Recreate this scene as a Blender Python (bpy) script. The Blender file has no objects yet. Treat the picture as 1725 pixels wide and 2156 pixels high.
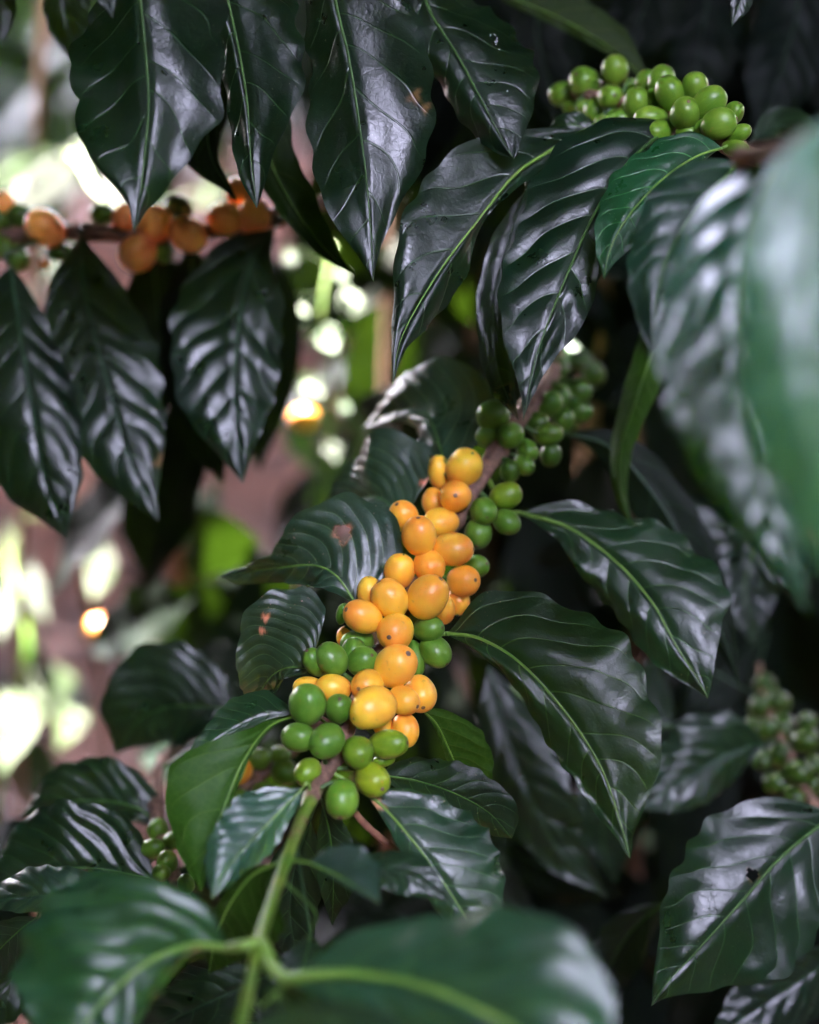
import bpy, math, random
import numpy as np
from mathutils import Vector, Matrix
R = math.radians
scn = bpy.context.scene
COL = scn.collection

# ------------------------------------------------------------------ camera
CAM_Z, PITCH, LENS = 1.35, 22.0, 50.0
cam = bpy.data.cameras.new('camera'); cam_o = bpy.data.objects.new('camera', cam); COL.objects.link(cam_o)
cam_o.location = (0, 0, CAM_Z); cam_o.rotation_euler = (R(90 - PITCH), 0, 0)
cam.lens = LENS; cam.sensor_fit = 'VERTICAL'; cam.sensor_height = 36; cam.sensor_width = 28.8
cam.clip_start = 0.02; cam.clip_end = 400
cam.dof.use_dof = True; cam.dof.focus_distance = 0.645; cam.dof.aperture_fstop = 2.6
scn.camera = cam_o

# ------------------------------------------------------------------ sky, sun, exposure
SUN_EL, SUN_AZ = 56.0, -18.0      # azimuth from +Y (ahead of the camera) towards +X
w = bpy.data.worlds.new('World'); scn.world = w; w.use_nodes = True
nt = w.node_tree; bg = nt.nodes['Background']
sky = nt.nodes.new('ShaderNodeTexSky'); sky.sky_type = 'NISHITA'; sky.sun_disc = False
sky.sun_elevation = R(SUN_EL); sky.sun_rotation = R(SUN_AZ); sky.dust_density = 3.0; sky.air_density = 1.0; sky.ozone_density = 1.5
hs = nt.nodes.new('ShaderNodeHueSaturation'); hs.inputs['Saturation'].default_value = 0.42; hs.inputs['Hue'].default_value = 0.525
nt.links.new(sky.outputs[0], hs.inputs['Color']); tn = nt.nodes.new('ShaderNodeMix'); tn.data_type = 'RGBA'; tn.blend_type = 'MULTIPLY'; tn.inputs[0].default_value = 1; tn.inputs[7].default_value = (1.03, .965, 1.05, 1)
nt.links.new(hs.outputs[0], tn.inputs[6]); nt.links.new(tn.outputs[2], bg.inputs[0]); bg.inputs[1].default_value = 0.15
sl = bpy.data.lights.new('sun', 'SUN'); sl.energy = 2.0; sl.angle = R(0.5); sl.color = (1, .93, .82)
so = bpy.data.objects.new('sun', sl); COL.objects.link(so)
SD = Vector((math.cos(R(SUN_EL))*math.sin(R(SUN_AZ)), math.cos(R(SUN_EL))*math.cos(R(SUN_AZ)), math.sin(R(SUN_EL))))
so.rotation_euler = SD.to_track_quat('Z', 'Y').to_euler(); so.location = (0, 0, 5)
scn.view_settings.view_transform = 'Standard'; scn.view_settings.look = 'None'
scn.view_settings.exposure = 6.95; scn.view_settings.gamma = 1
scn.render.resolution_x = 819; scn.render.resolution_y = 1024

# ------------------------------------------------------------------ pixel (1725 x 2156 view of the photo) + distance -> world
PW, PH = 1725., 2156.
CR = np.array(Matrix.Rotation(R(90 - PITCH), 3, 'X'))
K = 36. / LENS / PH
def P(px, py, d):
    px = np.asarray(px, float); py = np.asarray(py, float); d = np.asarray(d, float)
    c = np.stack([(px - PW/2)*K*d, -(py - PH/2)*K*d, -d], -1)
    return c @ CR.T + np.array([0, 0, CAM_Z])
def PV(px, py, d): return Vector(P(px, py, d))
TOCAM = lambda p: (np.array([0, 0, CAM_Z]) - p)

# ------------------------------------------------------------------ materials
def newmat(name):
    m = bpy.data.materials.new(name); m.use_nodes = True
    n = m.node_tree.nodes; return m, n, m.node_tree.links, n['Principled BSDF'], n['Material Output']
def val(n, op, a, b=None, clamp=False):
    x = n.new('ShaderNodeMath'); x.operation = op; x.use_clamp = clamp
    return x
def mth(n, l, op, *ins, clamp=False):
    x = n.new('ShaderNodeMath'); x.operation = op; x.use_clamp = clamp
    for i, v in enumerate(ins):
        if isinstance(v, (int, float)): x.inputs[i].default_value = v
        else: l.new(v, x.inputs[i])
    return x.outputs[0]
def mixc(n, l, f, a, b, mode='MIX'):
    x = n.new('ShaderNodeMix'); x.data_type = 'RGBA'; x.blend_type = mode
    for i, v in ((0, f), (6, a), (7, b)):
        if isinstance(v, (int, float)): x.inputs[i].default_value = v
        elif isinstance(v, tuple): x.inputs[i].default_value = (*v, 1) if len(v) == 3 else v
        else: l.new(v, x.inputs[i])
    return x.outputs[2]
def noise(n, l, vec, scale, detail=3, rough=.55):
    x = n.new('ShaderNodeTexNoise'); x.inputs['Scale'].default_value = scale
    x.inputs['Detail'].default_value = detail; x.inputs['Roughness'].default_value = rough
    if vec is not None: l.new(vec, x.inputs['Vector'])
    return x.outputs['Fac']
def ramp(n, l, fac, a, b, lo=0., hi=1.):
    x = n.new('ShaderNodeMapRange'); x.inputs[1].default_value = a; x.inputs[2].default_value = b
    x.inputs[3].default_value = lo; x.inputs[4].default_value = hi; l.new(fac, x.inputs[0]); return x.outputs[0]
def attr(n, name):
    x = n.new('ShaderNodeAttribute'); x.attribute_name = name; return x.outputs['Fac']

def leaf_material(name, top, vein, under, under_vein, rough, trans, dust=.9, spec=.48):
    m, n, l, bs, out = newmat(name)
    tc = n.new('ShaderNodeTexCoord').outputs['Object']
    oc = n.new('ShaderNodeObjectInfo'); geo = n.new('ShaderNodeNewGeometry')
    ph, s = attr(n, 'vein'), attr(n, 'side')
    d = mth(n, l, 'ABSOLUTE', mth(n, l, 'SUBTRACT', mth(n, l, 'FRACT', mth(n, l, 'ADD', ph, .5)), .5))   # 0 on a side vein
    vl = mth(n, l, 'MULTIPLY', ramp(n, l, d, .012, .04, 1, 0), ramp(n, l, s, .75, .97, 1, 0))
    big = noise(n, l, tc, 38, 4); fine = noise(n, l, tc, 420, 3); spk = noise(n, l, tc, 900, 2)
    net = n.new('ShaderNodeTexVoronoi'); net.feature = 'DISTANCE_TO_EDGE'; net.inputs['Scale'].default_value = 260; l.new(tc, net.inputs['Vector'])
    netl = ramp(n, l, net.outputs['Distance'], .02, .09, 1, 0)
    c = mixc(n, l, ramp(n, l, big, .35, .7), top, tuple(x*1.7 for x in top))
    c = mixc(n, l, mth(n, l, 'MULTIPLY', ramp(n, l, fine, .55, .8), .35), c, tuple(x*2.2 for x in top))
    c = mixc(n, l, mth(n, l, 'MULTIPLY', vl, .28), c, vein)
    speck = mth(n, l, 'MULTIPLY', ramp(n, l, spk, .70, .76), mth(n, l, 'MULTIPLY', ramp(n, l, noise(n, l, tc, 16, 2), .48, .62), dust))
    c = mixc(n, l, speck, c, (.22, .17, .10))
    rim = attr(n, 'rim')
    c = mixc(n, l, rim, c, (.16, .09, .035))
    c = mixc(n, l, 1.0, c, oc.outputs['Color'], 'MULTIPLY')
    u = mixc(n, l, ramp(n, l, big, .3, .7), under, tuple(x*1.3 for x in under))
    u = mixc(n, l, mth(n, l, 'MULTIPLY', netl, .25), u, under_vein)
    u = mixc(n, l, mth(n, l, 'MULTIPLY', vl, .8), u, under_vein)
    u = mixc(n, l, 1.0, u, oc.outputs['Color'], 'MULTIPLY')
    bf = geo.outputs['Backfacing']
    l.new(mixc(n, l, bf, c, u), bs.inputs['Base Color'])
    rr = ramp(n, l, noise(n, l, tc, 60, 4), .3, .7, rough - .04, rough + .10)
    rr = mth(n, l, 'ADD', rr, mth(n, l, 'MULTIPLY', bf, .18))
    l.new(rr, bs.inputs['Roughness'])
    bs.inputs['IOR'].default_value = 1.5; l.new(ramp(n, l, bf, 0, 1, spec, .18), bs.inputs['Specular IOR Level'])
    b = n.new('ShaderNodeBump'); b.inputs['Strength'].default_value = .5; b.inputs['Distance'].default_value = .0006
    h = mth(n, l, 'ADD', mth(n, l, 'MULTIPLY', fine, .45), mth(n, l, 'ADD', mth(n, l, 'MULTIPLY', noise(n, l, tc, 150, 3), .9), mth(n, l, 'MULTIPLY', netl, -.07)))
    h = mth(n, l, 'ADD', h, mth(n, l, 'MULTIPLY', vl, -.5))
    l.new(h, b.inputs['Height']); l.new(b.outputs[0], bs.inputs['Normal'])
    t = n.new('ShaderNodeBsdfTranslucent'); l.new(mixc(n, l, 1.0, (.20, .42, .02), oc.outputs['Color'], 'MULTIPLY'), t.inputs['Color'])
    mx = n.new('ShaderNodeMixShader'); mx.inputs[0].default_value = trans
    l.new(bs.outputs[0], mx.inputs[1]); l.new(t.outputs[0], mx.inputs[2]); l.new(mx.outputs[0], out.inputs['Surface'])
    return m
M_LEAF = leaf_material('coffee_leaf', (.0018, .0092, .0030), (.05, .125, .03), (.024, .075, .008), (.08, .15, .03), .30, .015)
M_GLOSS = leaf_material('glossy_young_leaf', (.0070, .028, .0150), (.06, .15, .03), (.05, .12, .012), (.13, .22, .04), .24, .05, .15, 1.0)
M_DIM = leaf_material('dim_leaf', (.0015, .0045, .0019), (.02, .05, .02), (.014, .035, .008), (.03, .07, .02), .50, .008, .5, .10)  # dimmed in colour: paints shade on back leaves, tempers sunlit ones
M_YOUNG = leaf_material('young_leaf', (.0075, .026, .0145), (.06, .15, .03), (.05, .12, .012), (.13, .22, .04), .32, .07, .15, .62)

def simple(name, c1, c2, scale, rough, bump=.0, bs_=60, sss=0):
    m, n, l, bs, out = newmat(name)
    tc = n.new('ShaderNodeTexCoord').outputs['Object']
    l.new(mixc(n, l, ramp(n, l, noise(n, l, tc, scale, 5), .35, .65), c1, c2), bs.inputs['Base Color'])
    bs.inputs['Roughness'].default_value = rough
    if bump:
        b = n.new('ShaderNodeBump'); b.inputs['Strength'].default_value = bump; b.inputs['Distance'].default_value = .001
        l.new(noise(n, l, tc, bs_, 6, .7), b.inputs['Height']); l.new(b.outputs[0], bs.inputs['Normal'])
    return m
M_RIB = simple('leaf_rib', (.034, .092, .014), (.065, .15, .022), 60, .5, .3, 300)
M_RIBB = simple('bright_leaf_rib', (.12, .25, .03), (.18, .32, .05), 60, .45, .3, 300)
M_RIBD = simple('dark_leaf_rib', (.015, .045, .02), (.03, .08, .03), 60, .5, .3, 300)
M_SCAR = simple('cherry_scar', (.10, .055, .035), (.20, .12, .08), 900, .75, .6, 900)
M_TRUNK = simple('trunk_bark', (.10, .045, .025), (.20, .10, .06), 60, .85, .8, 120)
M_TWIG = simple('dry_twig', (.16, .06, .035), (.26, .11, .06), 220, .8, .8, 700)

def stem_material():
    m, n, l, bs, out = newmat('branch_bark')
    tc = n.new('ShaderNodeTexCoord').outputs['Object']; age = attr(n, 'age')
    nz = noise(n, l, tc, 90, 4); a = mth(n, l, 'ADD', age, mth(n, l, 'MULTIPLY', mth(n, l, 'SUBTRACT', nz, .5), 1.3))
    f = ramp(n, l, a, .42, .58)
    brown = mixc(n, l, ramp(n, l, noise(n, l, tc, 260, 5, .7), .35, .68), (.10, .055, .04), (.30, .17, .11))
    green = mixc(n, l, ramp(n, l, noise(n, l, tc, 60, 4), .4, .65), (.07, .17, .012), (.17, .23, .028))
    l.new(mixc(n, l, f, green, brown), bs.inputs['Base Color'])
    l.new(ramp(n, l, f, 0, 1, .42, .8), bs.inputs['Roughness'])
    b = n.new('ShaderNodeBump'); b.inputs['Strength'].default_value = .6; b.inputs['Distance'].default_value = .001
    l.new(noise(n, l, tc, 420, 6, .7), b.inputs['Height']); l.new(b.outputs[0], bs.inputs['Normal'])
    return m
M_STEM = stem_material()

def cherry_material(name, ripe):
    m, n, l, bs, out = newmat(name)
    tcn = n.new('ShaderNodeTexCoord'); tc = tcn.outputs['Object']; oc = n.new('ShaderNodeObjectInfo')
    rnd = n.new('ShaderNodeVectorMath'); rnd.operation = 'ADD'; l.new(tc, rnd.inputs[0])
    cmb = n.new('ShaderNodeCombineXYZ')
    for i in range(3): l.new(mth(n, l, 'MULTIPLY', oc.outputs['Random'], 7.3 + i), cmb.inputs[i])
    l.new(cmb.outputs[0], rnd.inputs[1]); v = rnd.outputs[0]
    mp = n.new('ShaderNodeMapping'); mp.inputs['Scale'].default_value = (1, 1, .12); l.new(v, mp.inputs[0])
    streak = noise(n, l, mp.outputs[0], 900, 3, .6); big = noise(n, l, v, 90, 2)
    sep = n.new('ShaderNodeSeparateXYZ'); l.new(tc, sep.inputs[0])
    zz = ramp(n, l, sep.outputs[2], -.009, .009)
    if ripe:
        base = mixc(n, l, ramp(n, l, mth(n, l, 'ADD', mth(n, l, 'MULTIPLY', big, .8), mth(n, l, 'MULTIPLY', zz, .35)), .38, .85), (.95, .56, .045), (.88, .33, .040))
        base = mixc(n, l, ramp(n, l, streak, .45, .75, 0, .25), base, (.85, .50, .12))
    else:
        base = mixc(n, l, ramp(n, l, big, .35, .7), (.075, .20, .016), (.13, .27, .028))
        base = mixc(n, l, ramp(n, l, streak, .5, .75, 0, .35), base, (.19, .34, .05))
    sp = noise(n, l, v, 1500, 1); base = mixc(n, l, ramp(n, l, sp, .76, .80, 0, .55), base, (.16, .07, .03))
    blot = mth(n, l, 'MULTIPLY', ramp(n, l, noise(n, l, v, 260, 3), .66, .74), .35); base = mixc(n, l, blot, base, (.35, .17, .06))
    base = mixc(n, l, 1.0, base, oc.outputs['Color'], 'MULTIPLY')
    l.new(base, bs.inputs['Base Color'])
    l.new(ramp(n, l, noise(n, l, v, 300, 3), .3, .7, .27, .42), bs.inputs['Roughness'])
    bs.inputs['Specular IOR Level'].default_value = .4; bs.inputs['Subsurface Weight'].default_value = .25 if ripe else .12; bs.inputs['Subsurface Radius'].default_value = (1, .45, .12)
    bs.inputs['Subsurface Scale'].default_value = .002
    b = n.new('ShaderNodeBump'); b.inputs['Strength'].default_value = .15; b.inputs['Distance'].default_value = .0004
    l.new(noise(n, l, v, 700, 4), b.inputs['Height']); l.new(b.outputs[0], bs.inputs['Normal'])
    return m
M_RIPE = cherry_material('ripe_cherry_skin', True); M_GREEN = cherry_material('green_cherry_skin', False)

# ------------------------------------------------------------------ helpers
def mesh_obj(name, V, F, mat, parent=None, smooth=True, attrs=None):
    me = bpy.data.meshes.new(name); me.from_pydata([tuple(v) for v in V], [], F)
    if smooth: me.shade_smooth()
    if attrs:
        for k, a in attrs.items():
            at = me.attributes.new(k, 'FLOAT', 'POINT'); at.data.foreach_set('value', np.asarray(a, np.float32))
    me.materials.append(mat)
    o = bpy.data.objects.new(name, me); COL.objects.link(o)
    if parent is not None: o.parent = parent; o.matrix_parent_inverse = Matrix.Translation(-parent.location)
    return o
def thing(name, label, cat, loc, group=None):
    o = bpy.data.objects.new(name, None); COL.objects.link(o); o.location = loc; o.empty_display_size = .02
    o['label'] = label; o['category'] = cat
    if group: o['group'] = group
    return o
def catmull(pts, n):
    pts = np.asarray(pts, float)
    if len(pts) == 2: 
        t = np.linspace(0, 1, n)[:, None]; return pts[0]*(1-t) + pts[1]*t
    p = np.vstack([2*pts[0]-pts[1], pts, 2*pts[-1]-pts[-2]])
    out = []
    for i in range(1, len(p)-2):
        t = np.linspace(0, 1, 24, endpoint=False)[:, None]
        a, b, c, d = p[i-1], p[i], p[i+1], p[i+2]
        out.append(.5*((2*b) + (c-a)*t + (2*a-5*b+4*c-d)*t*t + (3*b-a-3*c+d)*t**3))
    out = np.vstack(out + [p[-2][None]])
    s = np.concatenate([[0], np.cumsum(np.linalg.norm(np.diff(out[:, :2], axis=0), axis=1) + 1e-9)]); s /= s[-1]
    q = np.linspace(0, 1, n)
    return np.stack([np.interp(q, s, out[:, k]) for k in range(out.shape[1])], 1)
def catmull3(pts, n):
    pts = [np.asarray(p, float) for p in pts]
    if len(pts) == 2: pts = [pts[0], (pts[0]+pts[1])/2, pts[1]]
    p = np.vstack([2*pts[0]-pts[1]] + pts + [2*pts[-1]-pts[-2]]); out = []
    for i in range(1, len(p)-2):
        t = np.linspace(0, 1, 16, endpoint=False)[:, None]; a, b, c, d = p[i-1], p[i], p[i+1], p[i+2]
        out.append(.5*((2*b) + (c-a)*t + (2*a-5*b+4*c-d)*t*t + (3*b-a-3*c+d)*t**3))
    out = np.vstack(out + [p[-2][None]])
    s = np.concatenate([[0], np.cumsum(np.linalg.norm(np.diff(out, axis=0), axis=1) + 1e-12)]); s /= s[-1]; q = np.linspace(0, 1, n)
    return np.stack([np.interp(q, s, out[:, k]) for k in range(3)], 1)
def tube(path, rad, seg=8, lump=0, seed=0):
    path = np.asarray(path, float); n = len(path); rad = np.broadcast_to(np.asarray(rad, float), (n,))
    T = np.gradient(path, axis=0); T /= np.linalg.norm(T, axis=1)[:, None] + 1e-12
    rs = np.random.RandomState(seed); up = np.array([0.3, 0.2, 1.]); V = []
    N = np.cross(T[0], up); N /= np.linalg.norm(N)
    for i in range(n):
        N = N - T[i]*np.dot(N, T[i]); N /= np.linalg.norm(N); B = np.cross(T[i], N)
        for k in range(seg):
            a = 2*math.pi*k/seg; r = rad[i]*(1 + lump*(rs.rand()-.5))
            V.append(path[i] + r*(N*math.cos(a) + B*math.sin(a)))
    F = [(i*seg+k, i*seg+(k+1) % seg, (i+1)*seg+(k+1) % seg, (i+1)*seg+k) for i in range(n-1) for k in range(seg)]
    F.append(tuple(range(seg-1, -1, -1))); F.append(tuple((n-1)*seg+k for k in range(seg)))
    return V, F

PT = [0, .03, .08, .15, .25, .35, .45, .58, .68, .78, .86, .92, .96, 1.]
PWD = [0.0, .10, .32, .56, .81, .95, 1, .96, .86, .65, .39, .20, .09, 0]
def default_w(a, b): return [(t, a*w, b*w) for t, w in zip(PT, PWD)]

class Branch:
    def __init__(s, name, label, cat, stem, rad, age=1.0, group='coffee branches', mat=None, seed=1, build=True):
        """stem: list of (px,py,d)"""
        s.pts = [P(*q) for q in stem]; s.path = catmull3(s.pts, 14*len(stem))
        s.root = thing(name, label, cat, Vector(s.pts[0]), group)
        n = len(s.path); kk = [int(np.argmin(np.linalg.norm(s.path-pt, axis=1))) for pt in s.pts]; ix = np.arange(n)
        r = np.interp(ix, kk, rad) if len(rad) == len(kk) else np.interp(np.linspace(0, 1, n), np.linspace(0, 1, len(rad)), rad)
        seg = 12
        if build:
            for pt in s.pts:   # swollen nodes
                k = np.argmin(np.linalg.norm(s.path-pt, axis=1)); r = r*(1 + .32*np.exp(-((np.arange(n)-k)/.9)**2))
            V, F = tube(s.path, r, seg, .10, seed)
            ag = np.repeat(np.interp(ix, kk, age) if not isinstance(age, float) else np.full(n, age), seg)
            mesh_obj('stem', V, F, mat or M_STEM, s.root, attrs={'age': ag})
    def near(s, p):
        k = np.argmin(np.linalg.norm(s.path - np.asarray(p), axis=1)); return s.path[k]

LEAVES = []
def leaf(br, pts, wd=None, prof=None, e=(0, 0), fold=.0, under=False, veins=8, quilt=1.0, wave=1.0, tint=(1, 1, 1), mat=None, pet=None,
         seed=None, holes=(), rib=1.0, res=(84, 22), label=None, autopet=True, arch=0., ribmat=None, lean=0.):
    """pts: midrib base->tip as (px,py,d). wd=(a,b) half widths in px; a = the traveller's right hand side on the picture.
       e = how far each edge stands off in depth (m), + = away from the camera."""
    seed = seed if seed is not None else len(LEAVES)*7+3; LEAVES.append(1)
    rs = np.random.RandomState(seed)
    if under and ribmat is None: ribmat = M_RIBB
    nt_, nsd = res
    c = catmull(pts, nt_+1); t = np.linspace(0, 1, nt_+1)
    T = np.gradient(c[:, :2], axis=0); T /= np.linalg.norm(T, axis=1)[:, None] + 1e-9
    # smooth tangents so that the blade does not kink
    for _ in range(4): T[1:-1] = (T[:-2] + 2*T[1:-1] + T[2:])/4
    T /= np.linalg.norm(T, axis=1)[:, None]
    Nn = np.stack([-T[:, 1], T[:, 0]], 1)
    prof = prof or default_w(*wd); pr = np.array([(0, 0, 0)] + list(prof) + [(1, 0, 0)] if prof[0][0] > 0 else prof, float)
    if pr[-1, 0] < 1: pr = np.vstack([pr, [1, 0, 0]])
    def smooth_interp(x, xs, ys):
        y = np.interp(x, xs, ys)
        k = np.array([1, 2, 3, 2, 1.])/9; 
        yy = np.convolve(np.pad(y, 2, 'edge'), k, 'valid'); yy[0] = 0; yy[-1] = 0; return yy
    A = smooth_interp(t, pr[:, 0], pr[:, 1]); B = smooth_interp(t, pr[:, 0], pr[:, 2])
    Lpx = np.sum(np.linalg.norm(np.diff(c[:, :2], axis=0), axis=1)); mw = max(A.max(), B.max())
    scale = K*c[:, 2].mean()
    ss = np.linspace(-1, 1, 2*nsd+1)
    ss = np.sign(ss)*np.abs(ss)**.9
    ph = rs.rand(8)*6.28
    X = np.zeros((nt_+1, 2*nsd+1, 3)); side = np.zeros(X.shape[:2]); vein = np.zeros(X.shape[:2]); H = np.zeros(X.shape[:2]); PX = np.zeros(X.shape[:2]+(2,))
    env = np.clip(np.sin(np.pi*np.clip(t, 0, 1))**.6, 0, 1)
    for j, s in enumerate(ss):
        a = abs(s); Wd = A if s > 0 else B
        rip = 1 + (.035*np.sin(t*2*math.pi*veins + ph[0 if s > 0 else 1]) + .03*np.sin(t*17 + ph[2 if s > 0 else 3]))*a**2*env*wave
        off = s*Wd*rip
        xy = c[:, :2] + Nn*off[:, None]
        rel = Wd/max(mw, 1e-6)
        if s > 0: xy = xy - T*(lean*a*rel)[:, None]
        ed = .75*(e[0] if s > 0 else e[1])
        dd = c[:, 2] + ed*a**1.3*rel + fold*a*rel + arch*mw*scale*(a**2)*rel
        X[:, j] = P(xy[:, 0], xy[:, 1], dd); PX[:, j] = xy
        side[:, j] = a
        shift = .92*(mw/Lpx)*(a**1.15)*(Wd/mw)*1.0 + .05*a*a
        vv = veins*(t**.92 - shift) + (.35 if s > 0 else 0) + .16*np.sin(t*9+ph[4]+(1.3 if s > 0 else 0)) + .09*np.sin(t*23+ph[6]) + .06*np.sin(a*5+t*13+ph[1])
        vein[:, j] = vv
        q = np.abs(np.sin(np.pi*vv))**1.0
        amp = .021*mw*scale*quilt*(1 + .6*np.sin(t*11 + ph[2]*2 + (2 if s > 0 else 0)) * np.sin(t*5 + a*3 + ph[5]))
        H[:, j] = amp*(q - .55)*(np.minimum(a/.12, 1)*(1 - .35*a**3))*env
        H[:, j] += (.045*mw*scale*wave)*a**2.2*env*np.sin(t*2*math.pi*(veins*.42) + ph[5 if s > 0 else 6])
        H[:, j] += (.16*mw*scale*wave)*a*env*np.sin(t*5 + a*2*(1 if s > 0 else -1) + ph[7]) + (.022*mw*scale*wave)*np.sin(t*11 + s*4 + ph[2])*np.sin(s*3.2 - t*6 + ph[0])*env*min(a*3, 1)
        H[:, j] += .010*mw*scale*np.sin(s*7+t*23+ph[3])*np.sin(t*31-s*5+ph[2])*env*a
        H[:, j] -= .05*mw*scale*np.exp(-(a/.07)**2)*env*.6
    du = np.gradient(X, axis=0); dv = np.gradient(X, axis=1); Nr = np.cross(du, dv); ln = np.linalg.norm(Nr, axis=2, keepdims=True)
    Nr = np.where(ln > 1e-12, Nr/np.maximum(ln, 1e-12), 0)
    mean = Nr[nt_//2].mean(0); flip = np.dot(mean, TOCAM(X[nt_//2, nsd])) < 0      # does cross() look away from the camera?
    if flip: Nr = -Nr
    if under: H = -H
    # normals towards camera; height raised on the upper side
    X = X + Nr*H[..., None]
    V = X.reshape(-1, 3); W = 2*nsd+1
    rim = np.zeros(len(V)); F = []
    pxf = PX.reshape(-1, 2)
    dead = np.zeros(len(V), bool)
    for (hx, hy, hr, kind) in holes:
        dx = pxf[:, 0]-hx; dy = pxf[:, 1]-hy; an = np.arctan2(dy, dx)
        r = np.hypot(dx, dy)/(1 + .25*np.sin(an*3+hx) + .15*np.sin(an*5))
        rim = np.maximum(rim, np.clip(1.7 - r/hr, 0, 1))
        if kind: dead |= r < hr
    face_up = (not flip)
    if under: face_up = not face_up
    for i in range(nt_):
        for j in range(2*nsd):
            q = (i*W+j, (i+1)*W+j, (i+1)*W+j+1, i*W+j+1)
            if dead[list(q)].any(): continue
            F.append(q if face_up else q[::-1])
    m = mat or M_LEAF
    o = mesh_obj('leaf', V, F, m, br.root, attrs={'vein': vein.ravel(), 'side': side.ravel(), 'rim': rim})
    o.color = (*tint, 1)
    if label: o['label'] = label
    # midrib: a tapering rib lying in the blade
    mid = X[:, nsd]; L = Lpx*scale; r0 = min(.00105, L*.0085)*rib
    rr = np.interp(t, [0, .1, .5, .9, 1], [r0, r0*.85, r0*.55, r0*.2, r0*.1])
    sgn = -1 if under else 1
    V, F = tube(mid[::2] + Nr[::2, nsd]*(rr[::2, None]*.15), rr[::2], 7)
    rb = mesh_obj('midrib', V, F, ribmat or (M_RIB if rib >= .8 else M_RIBD), o); rb.parent = o; rb.matrix_parent_inverse = Matrix.Identity(4)
    # petiole
    b0 = X[0, nsd]
    if pet is not None: pp = [P(*q) for q in pet] + [b0]
    elif autopet:
        nr = br.near(b0); dirn = (X[0, nsd]-X[3, nsd]); dirn /= np.linalg.norm(dirn)+1e-9
        dist = np.linalg.norm(nr-b0); pp = [nr, b0 + dirn*min(dist*.4, .008), b0] if dist > .003 else None
    else: pp = None
    if pp is not None:
        path = catmull3(pp, 14); V, F = tube(path, np.linspace(r0*1.5, r0*1.05, 14), 8)
        pe = mesh_obj('petiole', V, F, ribmat or (M_RIB if rib >= .8 else M_RIBD), o); pe.parent = o; pe.matrix_parent_inverse = Matrix.Identity(4)
    return o

def cherry(br, cx, cy, rx, ry, d, ripe, nav=None, tint=(1, 1, 1), seed=0, stalk=True, label=None, lumps=.02):
    rs = np.random.RandomState(int(cx*7+cy*3) % 99991); lumps = lumps*rs.uniform(.7, 1.6)
    s = K*d*1.05; mn = min(rx, ry)*s; L = max(max(rx, ry), 1.19*min(rx, ry))*s
    ctr = PV(cx, cy, d)
    if nav is not None:
        ox, oy = (nav[0]-cx)*s/L, -(nav[1]-cy)*s/L; m2 = ox*ox+oy*oy
        if m2 > .96: k = math.sqrt(.96/m2); ox *= k; oy *= k; m2 = .96
        dirc = Vector((ox, oy, math.sqrt(1-m2)))
    else:
        a = rs.rand()*6.28
        if rx > ry*1.08: dirc = Vector((1 if rs.rand() > .5 else -1, rs.uniform(-.2, .2), -.35))
        elif ry > rx*1.08: dirc = Vector((rs.uniform(-.2, .2), 1 if rs.rand() > .5 else -1, -.35))
        else: dirc = Vector((math.cos(a), math.sin(a), -.8))
        dirc.normalize()
    axis = Vector(CR @ np.array(dirc)).normalized()
    q = axis.to_track_quat('Z', 'Y')
    nr, ns = 20, 28; V = []
    p = rs.rand(6)*6.28
    for i in range(nr+1):
        th = math.pi*i/nr
        for k in range(ns):
            ph = 2*math.pi*k/ns
            r = mn*math.sin(th)**.96*(1 + lumps*math.sin(ph*2+p[0])*math.sin(th*2+p[1]) + lumps*.8*math.sin(ph*3+p[2]))
            z = L*math.cos(th)*(1 + lumps*math.sin(th*3+p[3]))
            if i <= 2: z -= L*.025*(3-i)/3*1.2
            V.append((r*math.cos(ph), r*math.sin(ph)*(1-.04*math.sin(p[4])), z))
    F = [(i*ns+k, (i+1)*ns+k, (i+1)*ns+(k+1) % ns, i*ns+(k+1) % ns) for i in range(nr) for k in range(ns)]
    o = mesh_obj('cherry', V, F, M_RIPE if ripe else M_GREEN, None)
    o.parent = br.root; o.location = ctr - br.root.location; o.rotation_mode = 'QUATERNION'; o.rotation_quaternion = q
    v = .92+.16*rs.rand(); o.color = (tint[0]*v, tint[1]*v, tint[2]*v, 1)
    o['label'] = label or ('ripe orange-yellow cherry' if ripe else 'unripe green cherry')
    # dry blossom scar at the free end: a low ring with a dot in it
    rr = L*.108; z0 = L*.965; ring = [(0, z0+L*.030), (.25, z0+L*.030), (.42, z0+L*.008), (.62, z0+L*.028), (.85, z0+L*.024), (1.05, z0-L*.03)]
    V = []; S = 14
    for (u, z) in ring:
        for k in range(S):
            a = 2*math.pi*k/S; j = 1+.16*rs.rand(); V.append((rr*u*j*math.cos(a), rr*u*j*math.sin(a), z))
    F = [(i*S+k, i*S+(k+1) % S, (i+1)*S+(k+1) % S, (i+1)*S+k) for i in range(len(ring)-1) for k in range(S)]
    n_ = mesh_obj('blossom_scar', V, F, M_SCAR); n_.parent = o
    if stalk:
        nrp = Vector(br.near(ctr)); base = ctr - axis*L*.96
        path = catmull3([np.array(nrp), np.array(nrp.lerp(base, .5) + (base-ctr)*.15), np.array(base)], 8)
        V, F = tube(path, .0011, 7); st = mesh_obj('stalk', V, F, M_RIB)
        st.parent = o; M = Matrix.LocRotScale(ctr, q, None); st.matrix_parent_inverse = M.inverted()
    return o

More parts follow.
